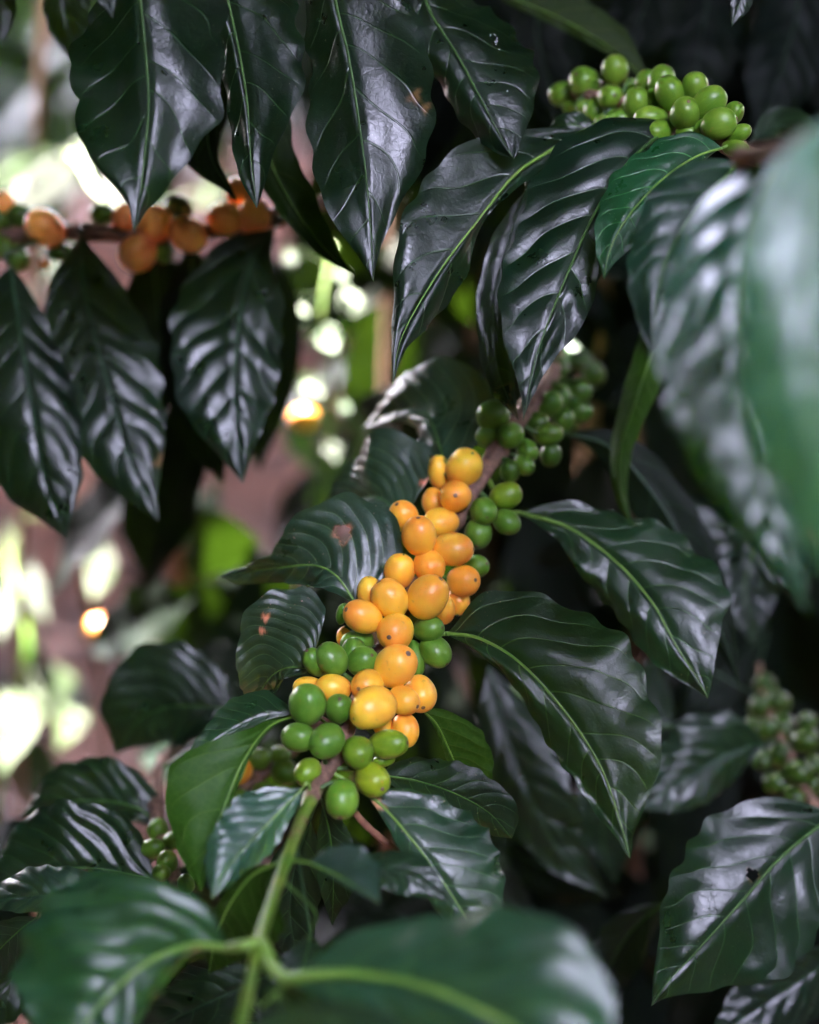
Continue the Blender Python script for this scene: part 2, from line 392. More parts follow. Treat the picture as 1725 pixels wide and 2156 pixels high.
# ------------------------------------------------------------------ ground
def grid_plane():
    rs = np.random.RandomState(4)
    xs = np.concatenate([-np.geomspace(150, 4, 14), np.linspace(-3.6, 3.6, 60), np.geomspace(4, 150, 14)])
    ys = np.concatenate([-np.geomspace(150, 3, 12), np.linspace(-2.6, 6, 70), np.geomspace(6.5, 200, 16)])
    X, Y = np.meshgrid(xs, ys, indexing='ij')
    Z = .03*np.sin(X*2.1+Y*1.3) + .02*np.sin(X*5.2-Y*4.1) + .012*np.sin(X*13+2)*np.sin(Y*11) + .22*np.clip(Y-2.2, 0, 6)
    Z[np.hypot(X, Y) > 20] = -.0
    V = np.stack([X, Y, Z], -1).reshape(-1, 3); n = len(ys)
    F = [(i*n+j, (i+1)*n+j, (i+1)*n+j+1, i*n+j+1) for i in range(len(xs)-1) for j in range(n-1)]
    return V, F
def gz(x, y): return .03*math.sin(x*2.1+y*1.3) + .02*math.sin(x*5.2-y*4.1) + .012*math.sin(x*13+2)*math.sin(y*11) + .22*min(max(y-2.2, 0), 6)
M_SOIL = simple('soil', (.020, .0055, .0028), (.085, .028, .013), 6, .95, 1., 40)
V, F = grid_plane(); g = mesh_obj('ground', V, F, M_SOIL); g['kind'] = 'structure'
# leaf litter
M_LITTER = simple('dry_leaf', (.045, .014, .007), (.19, .068, .034), 7, .8, .4, 200)
rs = np.random.RandomState(8); V = []; F = []
for i in range(2600):
    x, y = rs.uniform(-2.8, 2.4), rs.uniform(-.5, 6.5); L = rs.uniform(.05, .1); a = rs.rand()*6.28; ti = rs.uniform(-.5, .5); cu = rs.uniform(-.02, .05)
    z0 = gz(x, y) + .01; b = len(V); ca, sa = math.cos(a), math.sin(a)
    for (u, v) in ((-1, 0), (-.5, .36), (.2, .42), (1, 0), (.2, -.42), (-.5, -.36), (-.4, 0), (.3, 0)):
        lx, ly = u*L, v*L; lz = cu*u*u + abs(v)*.03 + ti*ly*.6 + abs(ti)*.02
        V.append((x+lx*ca-ly*sa, y+lx*sa+ly*ca, z0+lz))
    F += [(b, b+6, b+1), (b+1, b+6, b+7, b+2), (b+2, b+7, b+3), (b, b+5, b+6), (b+5, b+4, b+7, b+6), (b+4, b+3, b+7)]
lit = mesh_obj('leaf_litter', V, F, M_LITTER); lit['kind'] = 'stuff'

# ------------------------------------------------------------------ unseen shade trees added over the row: crowns block sun and sky, with gaps
OPEN = [((.18, -.72, .78), 14), ((-.30, -.80, .50), 6), ((.62, -.45, .85), 7), ((.93, -.05, .50), 7), ((-.80, -.45, .75), 5)]      # where the sky shows through the grove: direction, half angle
def grove(n, size, seed, gaps, centre, trees):
    """unseen crowns added round the row to block light; each leaf spray goes to the tree whose sector it is in"""
    rs = np.random.RandomState(seed); sd = np.array(SD); C0 = np.array(centre)
    ops = [(np.array(o)/np.linalg.norm(o), a) for o, a in OPEN]
    VV = [[] for _ in trees]; FF = [[] for _ in trees]
    for i in range(n):
        z = rs.uniform(-.3, 1); az = rs.uniform(-math.pi, math.pi); r = rs.uniform(2.1, 3.5)
        if i % 3 == 0: z = rs.uniform(.45, 1); az = rs.normal(R(SUN_AZ), .7)      # thick crown on the sunny side
        h = math.sqrt(max(0, 1-z*z)); dr = np.array([h*math.sin(az), h*math.cos(az), z])
        if abs(az) < 1.0 and z < .24: continue
        if any(math.degrees(math.acos(min(1, max(-1, dr @ o)))) < a*(1+.22*math.sin(5*az+3*z*4)) - rs.uniform(0, 3) for o, a in ops): continue
        p = C0 + dr*r
        if p[2] < .15: continue
        skip = False
        for (gp, gr) in gaps:
            v = p-gp; k = v @ sd
            if k > 0 and np.linalg.norm(v - k*sd) < gr + size*.5: skip = True; break
        if skip: continue
        ti = int(np.argmin([abs((az-t[3]+math.pi) % (2*math.pi)-math.pi) for t in trees])) if z < .93 else 0
        V, F = VV[ti], FF[ti]; nrm = -dr + rs.normal(0, .35, 3); nrm /= np.linalg.norm(nrm); ax = np.cross(nrm, rs.normal(0, 1, 3)); ax /= np.linalg.norm(ax); ay = np.cross(nrm, ax)
        L = size*rs.uniform(.6, 1.2); b = len(V)
        for (u, v) in ((-1, 0), (-.4, .34), (.3, .34), (1, 0), (.3, -.34), (-.4, -.34)): V.append(p + ax*u*L*.6 + ay*v*L*.6 + nrm*L*.08*u*u)
        F += [(b, b+1, b+2, b+3), (b, b+3, b+4, b+5)]
    for sp in SHADED:      # sprays that keep the direct sun off the subject
        for j in range(9):
            p = sp + sd*rs.uniform(2.0, 2.6) + rs.normal(0, .06, 3); V, F = VV[0], FF[0]; nrm = sd + rs.normal(0, .3, 3); nrm /= np.linalg.norm(nrm); ax = np.cross(nrm, rs.normal(0, 1, 3)); ax /= np.linalg.norm(ax); ay = np.cross(nrm, ax)
            L = size*.8; b = len(V)
            for (u, v) in ((-1, 0), (-.4, .34), (.3, .34), (1, 0), (.3, -.34), (-.4, -.34)): V.append(p + ax*u*L*.6 + ay*v*L*.6 + nrm*L*.08*u*u)
            F += [(b, b+1, b+2, b+3), (b, b+3, b+4, b+5)]
    for k, (tx, ty, label, az) in enumerate(trees):
        root = thing(name='added_shade_tree', label=label, cat='tree', loc=(tx, ty, gz(tx, ty)), group='unseen trees added to shade the coffee')
        mesh_obj('crown', VV[k], FF[k], M_CAN, root, smooth=False)
        path = catmull3([(tx, ty, gz(tx, ty)-.05), (tx+.08, ty+.05, 1.4), (tx*.85, ty*.85+.1, 3.0)], 16)
        V, F = tube(path, np.linspace(.09, .045, 16), 12, .1, seed+k); mesh_obj('trunk', V, F, M_TRUNK, root)
M_CAN = simple('shade_leaf', (.018, .04, .012), (.03, .065, .018), 3, .7)
GAPS = []          # sun flecks: (point, radius)
for (px, py, d, r) in ((95, 370, 1.25, .025), (30, 360, 1.2, .02), (20, 1480, 1.35, .03), (110, 1480, 1.35, .03), (60, 1240, 1.45, .012), (10, 1300, 1.45, .01), (205, 1195, 1.5, .05), (735, 635, 1.1, .02), (690, 710, 1.1, .02), (625, 665, 1.1, .02), (655, 830, 1.1, .02), (730, 860, 1.1, .02), (700, 950, 1.1, .02), (1205, 725, 1.25, .018), (475, 500, 1.2, .02),
                     (610, 545, 1.3, .02)):
    GAPS.append((P(px, py, d), r))
SHADED = [P(*v) for v in ((487, 160, .64), (495, 300, .64), (790, 930, .71), (760, 1010, .71), (800, 880, .75), (800, 2000, .43), (900, 380, .66), (850, 2080, .43), (850, 1300, .65), (780, 1480, .63), (1100, 1400, .63), (700, 1200, .66))]
grove(32000, .34, 3, GAPS, (0, .6, 1.1), [(2.6, 3.6, 'unseen shade tree added beyond the row, its crown overhead', 0.35), (3.0, .4, 'unseen shade tree added at the right end of the row', 1.7), (-3.0, .5, 'unseen shade tree added at the left end of the row', -1.7), (.3, -2.7, 'unseen shade tree added behind the camera position', 3.14)])

def far_crown(label, x, y, n, seed, zc=5.0, rad=(2.3, 2.3, 1.1), lf=.42, nm='added_shade_tree', cat='tree', grp='unseen trees added to shade the coffee'):
    sd = np.array(SD); rs = np.random.RandomState(seed); root = thing(nm, label, cat, (x, y, gz(x, y)), grp); V = []; F = []
    for i in range(n):
        u = rs.normal(0, 1, 3); u /= np.linalg.norm(u); p = np.array([x, y, zc]) + u*np.array(rad)*rs.uniform(.3, 1)**.4
        if any(np.linalg.norm((p-gp) - ((p-gp) @ sd)*sd) < gr+.22 for gp, gr in GAPS): continue
        ax = rs.normal(0, 1, 3); ax[2] *= .4; ax /= np.linalg.norm(ax)
        ay = np.cross(ax, [0, 0, 1.]) + rs.normal(0, .2, 3); L = lf*rs.uniform(.6, 1.2); b = len(V)
        for (s, v) in ((-1, 0), (-.4, .34), (.3, .34), (1, 0), (.3, -.34), (-.4, -.34)): V.append(p + ax*s*L*.6 + ay*v*L*.6)
        F += [(b, b+1, b+2, b+3), (b, b+3, b+4, b+5)]
    mesh_obj('crown', V, F, M_CAN, root, smooth=False)
    path = catmull3([(x, y, gz(x, y)-.05), (x+.1, y, zc*.45+.2), (x-.05, y, zc*.92)], 16); V, F = tube(path, np.linspace(.12, .06, 16)*zc/5, 12, .1, seed); mesh_obj('trunk', V, F, M_TRUNK, root)
for k, (x, y, t) in enumerate([(-1.9, 5.6, 'unseen shade tree up the slope, left of the gap'), (2.6, 6.2, 'unseen shade tree up the slope to the right'), (.4, 8.6, 'unseen shade tree farther up the slope in the middle'), (-4.6, 8.8, 'unseen shade tree farther up the slope to the left'), (-3.6, 3.2, 'unseen shade tree beside the row on the left slope')]): far_crown(t, x, y, 1500, 40+k)  # unseen crowns added to keep the sun off the far ground
for k, (x, y, t) in enumerate([(-2.8, 6.9, 'wide unseen shade tree over the left part of the far row'), (.6, 7.4, 'wide unseen shade tree over the middle of the far row')]): far_crown(t, x, y, 4200, 50+k, 5.3, (3.0, 2.6, .9), .45)  # wider unseen crowns added to shade the far bushes

for k, (x, y, t) in enumerate([(-3.6, 6.0, 'leftmost bush of the far row'), (-1.6, 7.2, 'second bush from the left in the far row'), (.4, 6.6, 'middle bush of the far row'), (2.4, 6.4, 'fourth bush from the left in the far row'), (4.4, 6.0, 'rightmost bush of the far row'), (-5.4, 4.4, 'bush at the left foot of the slope'), (5.6, 4.2, 'bush at the right foot of the slope'), (2.6, 3.9, 'bush standing low behind the right hand branches')]):
    far_crown('tall rounded coffee bush, '+t, x, y, 1500, 60+k, gz(x, y)+1.9, (1.5, 1.0, 1.8), .26, 'far_bush', 'bush', 'bushes of the far row')

# ------------------------------------------------------------------ the coffee branches in view
A = Branch('coffee_branch', 'coffee branch in the middle with a long cluster of orange-yellow and green cherries', 'coffee branch',
    [(500, 2200, .462), (545, 1988, .515), (603, 1810, .56), (655, 1680, .597), (700, 1600, .622), (790, 1400, .65), (880, 1235, .668), (960, 1090, .688), (1050, 945, .708), (1112, 858, .73), (1160, 790, .80), (1190, 700, .95)],
    [.0018, .0021, .0023, .0030, .0040, .0040, .0042, .0042, .0046, .0044, .0042, .0042], age=[.1, .12, .22, .5, 1, 1, 1, 1, 1, 1, 1, 1], seed=5)
T_ = Branch('coffee_branch', 'coffee branch hanging large dark leaves in from the top edge', 'coffee branch',
    [(-180, -60, .70), (100, -150, .66), (290, -180, .62), (480, -185, .65), (700, -180, .66), (880, -130, .69), (1040, -80, .76), (1250, -110, .82), (1600, -160, .85)], [.004]*9, seed=6)
Rb = Branch('coffee_branch', 'coffee branch at upper right with a cluster of pale green cherries only', 'coffee branch',
    [(1950, 420, .60), (1700, 355, .635), (1560, 322, .655), (1460, 262, .675), (1345, 225, .70), (1270, 205, .72), (1210, 195, .74)], [.0042, .0042, .0042, .0038, .0035, .003, .0025], seed=7)
M_ = Branch('coffee_branch', 'blurred coffee branch at left edge with dull orange and green cherries', 'coffee branch',
    [(-200, 520, .84), (30, 498, .82), (180, 490, .80), (330, 497, .80), (480, 480, .80), (590, 455, .81), (760, 400, .86)], [.0048]*7, seed=8)
Lb = Branch('coffee_branch', 'short coffee branch at lower left with a few green cherries behind a curled leaf', 'coffee branch',
    [(420, 1960, .64), (375, 1862, .68), (345, 1790, .70), (330, 1700, .74), (345, 1600, .80), (470, 1500, .86)], [.003, .0034, .0036, .0036, .0036, .0036], age=[.4, 1, 1, 1, 1, 1], seed=9)
Nb = Branch('coffee_branch', 'brown coffee branch with small blurred cherries just behind the big cluster\'s left side', 'coffee branch',
    [(380, 1760, .72), (470, 1690, .73), (540, 1638, .735), (610, 1580, .745), (700, 1500, .77)], [.0036]*5, seed=10)
Qb = Branch('coffee_branch', 'coffee branch at lower right edge with a string of green cherries tinted dark for shade', 'coffee branch',
    [(1790, 1830, .74), (1715, 1700, .79), (1660, 1590, .83), (1612, 1480, .87), (1600, 1400, .92)], [.0038, .0036, .003, .0022, .0014], seed=11)
Fb = Branch('coffee_branch', 'very blurred coffee branch nearest the lens at right with two huge pale leaves', 'coffee branch',
    [(2050, 120, .40), (1840, 200, .40), (1690, 300, .43), (1560, 330, .50)], [.003]*4, seed=12)

# --- leaves round the main cluster; raised tints paint sky light on lit blades
D = dict
LIME = (2.0, 1.8, 1.6)
leaf(A, [(748, 1268, .662), (708, 1212, .665), (660, 1190, .672), (590, 1195, .685), (520, 1204, .70), (462, 1212, .705)],
     prof=[(.04, 70, 14), (.1, 130, 26), (.2, 172, 44), (.32, 165, 52), (.42, 120, 46), (.52, 62, 38), (.62, 26, 30), (.75, 14, 26), (.9, 10, 22)], e=(.006, -.01), lean=12, seed=11, ribmat=M_RIBB, holes=((720, 1122, 13, 1),), veins=9, quilt=1.0, tint=(4.4, 2.7, 4.2), res=(110, 30))
leaf(A, [(850, 1092, .70), (815, 1058, .706), (785, 1046, .712), (730, 1062, .73), (670, 1110, .745)],
     prof=[(.04, 50, 12), (.12, 120, 26), (.25, 150, 40), (.4, 135, 42), (.55, 80, 30), (.8, 30, 18)], e=(.001, -.008), lean=0, seed=12, holes=((896, 1020, 7, 0),), veins=9, quilt=1.1, tint=(4.6, 2.8, 4.4))
leaf(A, [(938, 985, .70), (918, 910, .715), (895, 870, .73), (840, 862, .75), (760, 900, .78)],
     prof=[(.05, 20, 14), (.2, 90, 28), (.35, 140, 40), (.5, 130, 45), (.7, 70, 30), (.9, 20, 12)], e=(.002, -.004), lean=40, seed=13, quilt=1.0, tint=(3.6, 2.3, 3.4))
leaf(A, [(652, 1410, .648), (610, 1405, .65), (575, 1420, .655), (548, 1455, .665), (530, 1500, .68)],
     prof=[(.04, 60, 8), (.12, 130, 18), (.25, 172, 30), (.4, 160, 34), (.52, 110, 30), (.68, 45, 24), (.85, 18, 14)], e=(.004, -.008), lean=42, seed=14, ribmat=M_RIBB, quilt=1.0, tint=(4, 2.5, 3.4), holes=((556, 1300, 6, 0), (548, 1330, 5, 0)), res=(110, 30))
# curled leaf showing its underside, and the top of its other half
leaf(A, [(622, 1500, .635), (545, 1512, .632), (465, 1552, .627), (384, 1612, .62)],
     prof=[(.05, 20, 6), (.2, 58, 10), (.4, 62, 10), (.6, 42, 8), (.8, 22, 6)], e=(.012, .0), seed=15, rib=.6, tint=(3, 2.6, 2.8), wave=.6)
leaf(A, [(628, 1506, .632), (570, 1528, .618), (520, 1590, .606), (480, 1680, .598), (445, 1780, .592), (424, 1880, .588)],
     prof=[(.04, 5, 3), (.12, 9, 5), (.22, 22, 8), (.32, 62, 10), (.42, 120, 12), (.5, 136, 12), (.6, 126, 12), (.72, 104, 10), (.85, 64, 8), (.94, 28, 4)], e=(.008, .004), under=True, seed=16, veins=6, rib=.7, tint=(.8, .85, .6), res=(110, 30), wave=.6)
leaf(A, [(640, 1658, .594), (590, 1708, .588), (535, 1765, .58), (480, 1825, .572), (445, 1895, .566)],
     prof=[(.05, 12, 6), (.15, 50, 18), (.3, 78, 38), (.5, 82, 52), (.7, 66, 45), (.85, 32, 26), (.95, 12, 8)], seed=17, ribmat=M_RIBB, tint=(1.8, 1.9, 1.9), e=(.006, .006), veins=10, mat=M_YOUNG)
leaf(A, [(940, 1334, .655), (1010, 1345, .648), (1100, 1400, .638), (1200, 1512, .628), (1268, 1620, .62), (1308, 1735, .615), (1327, 1808, .612)],
     prof=[(.03, 8, 34), (.08, 18, 98), (.15, 28, 136), (.25, 44, 168), (.38, 58, 186), (.5, 72, 186), (.6, 74, 160), (.7, 66, 122), (.8, 52, 78), (.88, 30, 38), (.93, 14, 12), (.97, 9, 7)],
     e=(.004, .014), seed=18, ribmat=M_RIBB, veins=9, quilt=0.5, tint=(2.6, 2.2, 1.5), res=(130, 34), wave=1.2)
leaf(A, [(1095, 1080, .715), (1200, 1112, .708), (1300, 1185, .70), (1375, 1270, .69), (1425, 1360, .682), (1470, 1430, .678), (1490, 1470, .676)],
     prof=[(.05, 8, 22), (.15, 28, 55), (.3, 62, 92), (.45, 78, 135), (.6, 80, 160), (.72, 72, 140), (.84, 50, 80), (.93, 24, 28)], e=(.006, .012), seed=19, ribmat=M_RIBB, veins=9, quilt=0.55, res=(120, 32), tint=(1.6, 1.6, 1.5))
leaf(A, [(1190, 912, .76), (1290, 945, .755), (1390, 1060, .75), (1460, 1190, .745), (1520, 1330, .74), (1560, 1450, .74)], (60, 62), e=(.01, .006), seed=20, mat=M_DIM, rib=.7)
leaf(A, [(772, 1672, .615), (808, 1700, .612), (865, 1765, .605), (925, 1845, .60), (980, 1930, .598), (1030, 2010, .60)],
     prof=[(.04, 6, 20), (.12, 14, 62), (.25, 24, 108), (.4, 34, 140), (.55, 40, 146), (.7, 46, 130), (.85, 36, 70)], e=(.002, .014), seed=21, ribmat=M_RIBB, veins=8, quilt=0.45, tint=(3, 2.6, 3.2), res=(120, 30), holes=((792, 1694, 12, 0),))
leaf(A, [(800, 1632, .632), (880, 1645, .64), (960, 1672, .648), (1030, 1712, .655), (1078, 1765, .66)],
     prof=[(.06, 12, 26), (.2, 40, 48), (.4, 70, 62), (.6, 80, 68), (.8, 50, 60), (.93, 26, 36)], e=(.004, .004), seed=22, quilt=.8, tint=(1.1, 1.1, 1.0))
leaf(A, [(882, 1490, .655), (918, 1522, .66), (945, 1575, .668), (975, 1645, .675), (1010, 1715, .68)],
     prof=[(.08, 4, 14), (.2, 8, 42), (.4, 12, 78), (.6, 16, 82), (.8, 14, 55), (.93, 6, 22)], under=True, seed=23, tint=(.75, .72, .5), wave=.5)
# young shoot end
leaf(A, [(580, 1818, .565), (528, 1845, .572), (480, 1912, .58), (452, 1985, .59), (440, 2050, .60)], prof=[(.06, 6, 20), (.2, 16, 72), (.4, 22, 120), (.6, 24, 128), (.8, 18, 80)], under=True, seed=24, tint=(.45, .45, .3), wave=.4, rib=1.5,
     pet=[(600, 1812, .56), (590, 1815, .561)])
leaf(A, [(650, 1816, .552), (700, 1838, .546), (750, 1868, .54), (800, 1902, .535)], prof=[(.1, 5, 30), (.3, 7, 64), (.5, 9, 80), (.7, 8, 70), (.88, 4, 34)], e=(0, .012), seed=25, rib=1.8, ribmat=M_RIBB, mat=M_YOUNG, pet=[(603, 1810, .56), (625, 1812, .556)], tint=(.9, .9, .95), wave=.6)
leaf(A, [(740, 1830, .575), (810, 1830, .572), (880, 1850, .57), (950, 1900, .57)], (44, 46), seed=26, tint=(1.6, 1.7, 1.7), quilt=.7, rib=.5, autopet=False)
leaf(A, [(680, 1695, .622), (696, 1765, .625), (702, 1850, .63), (700, 1950, .64)], (34, 52), seed=27, tint=(1.1, 1.2, 1.0), quilt=.6)
leaf(A, [(480, 1996, .517), (400, 1992, .518), (300, 2035, .515), (205, 2125, .508), (120, 2250, .50)],
     prof=[(.05, 40, 10), (.15, 120, 30), (.3, 195, 62), (.45, 240, 85), (.6, 245, 92), (.8, 190, 60)], e=(.012, .01), seed=28, rib=2.2, ribmat=M_RIBB, mat=M_YOUNG, tint=(.7, 1.05, .8), quilt=1.5, veins=7, pet=[(545, 1985, .515), (515, 1990, .508)], label='big blurred leaf at the shoot\'s left')
leaf(A, [(605, 2062, .492), (700, 2052, .485), (830, 2062, .475), (960, 2105, .462), (1120, 2190, .45), (1260, 2320, .44)],
     prof=[(.05, 30, 24), (.15, 55, 78), (.3, 80, 130), (.45, 95, 200), (.6, 100, 238), (.72, 90, 242), (.84, 60, 170), (.93, 30, 80)], e=(.0, .012), seed=29, rib=2.2, ribmat=M_RIBB, mat=M_YOUNG, tint=(1.2, 1.4, 1.2), quilt=1.2, veins=6, pet=[(550, 1990, .515), (575, 2040, .50)], wave=.9, label='huge blurred leaf nearest the lens')
leaf(A, [(520, 2170, .455), (640, 2150, .45), (780, 2165, .44), (920, 2220, .43)], (30, 48), seed=30, mat=M_YOUNG, tint=(.8, .8, .8))
leaf(A, [(620, 2030, .60), (520, 2075, .60), (420, 2120, .60), (300, 2180, .61), (200, 2250, .62)], (62, 60), seed=31, quilt=1.54, tint=(1, 1, 1.3), rib=.6)
leaf(A, [(655, 1725, .66), (620, 1830, .665), (612, 1940, .67), (640, 2060, .68)], (55, 62), seed=32, quilt=1.26, tint=(1.5, 1.4, 2.0), rib=.6)
leaf(A, [(560, 2110, .49), (600, 2080, .50), (640, 2100, .51), (690, 2150, .515)], (40, 30), seed=33, tint=(.5, .5, .3), under=True)

# --- lower left
leaf(Lb, [(330, 1856, .69), (240, 1836, .69), (165, 1828, .69), (70, 1836, .695), (-40, 1870, .70)], prof=[(.06, 40, 6), (.15, 92, 14), (.3, 130, 26), (.5, 140, 34), (.7, 118, 30), (.9, 40, 12)], e=(.012, 0), seed=41, quilt=1.83, tint=(1.1, 1.1, 1.3), veins=8)
leaf(Lb, [(250, 1905, .62), (170, 1890, .62), (90, 1886, .62), (0, 1895, .63), (-60, 1915, .64)], (66, 34), seed=42, mat=M_YOUNG, tint=(.7, .7, .75), quilt=2.16, e=(.01, 0), rib=.7)
leaf(Lb, [(342, 1738, .74), (285, 1700, .74), (215, 1686, .745), (130, 1690, .75), (40, 1720, .76)], (88, 46), seed=43, quilt=1.62, tint=(1.3, 1.3, 1.3), e=(.01, -.004))
leaf(Lb, [(512, 1498, .78), (430, 1488, .78), (350, 1490, .785), (290, 1520, .79), (245, 1585, .80)], prof=[(.06, 30, 14), (.2, 90, 50), (.4, 138, 85), (.6, 130, 95), (.8, 75, 60)], seed=44, quilt=.9, e=(.01, -.01), tint=(.9, .9, 1))
leaf(Lb, [(80, 1930, .64), (40, 1960, .64), (-20, 2020, .65), (-80, 2100, .66)], (46, 50), seed=45, quilt=2, tint=(1, 1, 1.4))
leaf(Lb, [(430, 1930, .66), (500, 1960, .67), (560, 2010, .68), (600, 2090, .69)], (60, 50), seed=46, quilt=1.8, tint=(.9, .9, 1.3), rib=.5)
leaf(Lb, [(380, 1870, .70), (420, 1900, .71), (440, 1990, .72), (410, 2080, .73)], (60, 60), seed=47, quilt=1.4, rib=.5)

# --- hanging leaves from above
leaf(T_, [(275, -150, .615), (292, -20, .612), (305, 100, .61), (312, 210, .607), (305, 310, .605), (296, 400, .603), (282, 490, .602)],
     prof=[(.05, 20, 30), (.15, 80, 100), (.24, 122, 156), (.33, 142, 178), (.45, 146, 166), (.6, 136, 148), (.7, 118, 112), (.78, 86, 78), (.86, 46, 44), (.91, 20, 20), (.96, 9, 9)],
     e=(.024, .007), seed=51, veins=7, quilt=.45, res=(130, 34), tint=(1, 1.1, 1.1), wave=1.4)
leaf(T_, [(455, -150, .645), (478, -10, .642), (502, 100, .64), (520, 210, .637), (528, 330, .635), (541, 440, .633)],
     prof=[(.05, 15, 30), (.15, 30, 90), (.27, 40, 140), (.42, 44, 140), (.55, 50, 126), (.68, 46, 92), (.78, 38, 58), (.87, 30, 34), (.93, 18, 20), (.97, 7, 8)],
     e=(.002, .007), seed=52, veins=7, quilt=.5, res=(120, 32), wave=1.5)
leaf(T_, [(680, -150, .655), (706, 0, .65), (734, 120, .647), (755, 250, .644), (771, 370, .641), (780, 480, .639), (787, 592, .637)],
     prof=[(.05, 20, 40), (.15, 60, 110), (.28, 92, 150), (.42, 100, 158), (.55, 106, 166), (.68, 100, 124), (.78, 78, 72), (.87, 50, 34), (.93, 24, 14), (.97, 10, 5)],
     e=(.024, .006), seed=53, veins=8, quilt=.5, res=(130, 34), tint=(.95, .95, .95), holes=((872, 208, 10, 0), (895, 232, 7, 0)), wave=1.2)
leaf(T_, [(870, -90, .68), (905, 20, .675), (962, 112, .67), (1012, 205, .665), (1052, 282, .662), (1082, 335, .66)],
     prof=[(.05, 20, 30), (.18, 52, 80), (.32, 60, 112), (.45, 70, 138), (.6, 68, 150), (.74, 64, 122), (.86, 50, 80), (.94, 28, 34)], e=(.02, .022), seed=54, veins=8, res=(110, 30), quilt=0.4, tint=(.9, .9, .9))
leaf(T_, [(150, -160, .74), (140, -60, .74), (135, 20, .74), (160, 100, .745), (190, 160, .75)], (46, 60), seed=55, tint=(1, 1, .8), rib=.5)
leaf(T_, [(170, -110, .585), (205, -40, .585), (228, 10, .585), (237, 40, .585)], (22, 28), seed=56, rib=.6)
leaf(T_, [(400, -60, .72), (420, 90, .72), (435, 230, .72), (445, 330, .715), (500, 425, .71)], prof=[(.05, 20, 20), (.2, 60, 55), (.5, 70, 60), (.7, 68, 30), (.82, 42, 10), (.92, 12, 8)], seed=57, mat=M_DIM, tint=(.6, .6, .6), rib=.5)
leaf(T_, [(545, -60, .73), (545, 150, .725), (565, 320, .72), (615, 430, .715), (680, 520, .71), (748, 580, .705)], prof=[(.05, 20, 20), (.3, 50, 55), (.5, 40, 55), (.7, 34, 55), (.85, 22, 34), (.94, 9, 10)], under=True, seed=58, tint=(.28, .28, .2), rib=.6)
leaf(T_, [(980, -60, .77), (1080, -5, .765), (1190, 45, .76), (1290, 105, .755), (1372, 180, .75)], prof=[(.05, 8, 20), (.2, 14, 50), (.5, 18, 62), (.75, 14, 50), (.92, 6, 18)], under=True, seed=59, tint=(.5, .4, .22), wave=.5, rib=.7)
leaf(T_, [(1400, -120, .84), (1370, -20, .84), (1340, 60, .84), (1310, 150, .84)], (70, 80), seed=60, mat=M_DIM, tint=(.8, .8, .8), rib=.5)
leaf(T_, [(1590, -60, .66), (1565, -10, .66), (1548, 30, .66), (1541, 56, .66)], (20, 26), seed=61, tint=(1, 1, .8))
leaf(T_, [(1500, -120, .88), (1490, 0, .875), (1470, 130, .87), (1455, 260, .87)], (75, 80), seed=62, mat=M_DIM, quilt=2, tint=(.8, .8, 1.1), rib=.5)
leaf(T_, [(1690, -120, .86), (1680, 20, .855), (1640, 160, .85), (1590, 300, .85)], (85, 90), seed=63, mat=M_DIM, quilt=2.2, tint=(.8, .8, 1.2), rib=.5)
leaf(T_, [(-40, -170, .72), (-20, -60, .72), (0, 40, .72), (-5, 110, .72)], (60, 44), seed=64, rib=.5)
leaf(T_, [(1180, -160, .86), (1150, -60, .86), (1130, 60, .86), (1160, 190, .86), (1180, 300, .86)], (90, 90), seed=65, mat=M_DIM, tint=(.6, .6, .6), rib=.5)

# --- upper right branch
leaf(Rb, [(1520, 312, .648), (1470, 328, .642), (1410, 365, .635), (1352, 420, .628), (1308, 478, .622), (1282, 535, .618), (1272, 588, .616)],
     prof=[(.04, 20, 8), (.12, 46, 24), (.25, 72, 42), (.4, 82, 52), (.55, 80, 52), (.7, 62, 44), (.82, 38, 30), (.92, 14, 12)], e=(.006, .012), seed=71, ribmat=M_RIBB, veins=8, tint=(3, 4.2, 3.8), res=(110, 30), wave=1.3)
leaf(Rb, [(1420, 262, .675), (1330, 335, .66), (1255, 445, .648), (1202, 560, .638), (1162, 660, .63), (1127, 760, .625), (1102, 885, .62)],
     prof=[(.04, 40, 16), (.12, 95, 40), (.22, 140, 56), (.35, 156, 60), (.48, 142, 58), (.6, 132, 62), (.7, 112, 58), (.8, 72, 42), (.88, 30, 22), (.94, 10, 9)],
     e=(.008, .018), seed=72, veins=9, quilt=1.5, tint=(1.1, 1.1, 1.25), res=(130, 34))
leaf(Rb, [(1245, 268, .69), (1150, 322, .68), (1080, 372, .67), (1002, 470, .66), (940, 550, .652), (882, 640, .645), (842, 722, .64), (827, 808, .636)],
     prof=[(.04, 14, 6), (.12, 50, 18), (.24, 92, 26), (.38, 134, 14), (.46, 140, 22), (.55, 130, 52), (.68, 88, 62), (.8, 42, 46), (.88, 18, 18), (.94, 8, 8)],
     e=(.006, .016), seed=73, ribmat=M_RIBB, veins=8, quilt=0.7, tint=(1.0, 1.0, 1.15), res=(130, 34))
leaf(Rb, [(1262, 282, .70), (1225, 268, .70), (1190, 262, .70), (1150, 275, .705)], (28, 26), seed=74, ribmat=M_RIBB, tint=(1.2, 1.4, 1.0))
leaf(Rb, [(1110, 400, .70), (1075, 500, .695), (1040, 640, .69), (1050, 780, .685), (1092, 885, .68)], prof=[(.06, 15, 15), (.25, 40, 45), (.5, 36, 50), (.75, 34, 40), (.9, 18, 16)], seed=75, tint=(.8, .8, .7), holes=((1060, 830, 14, 1), (1085, 865, 12, 0)), rib=.6)
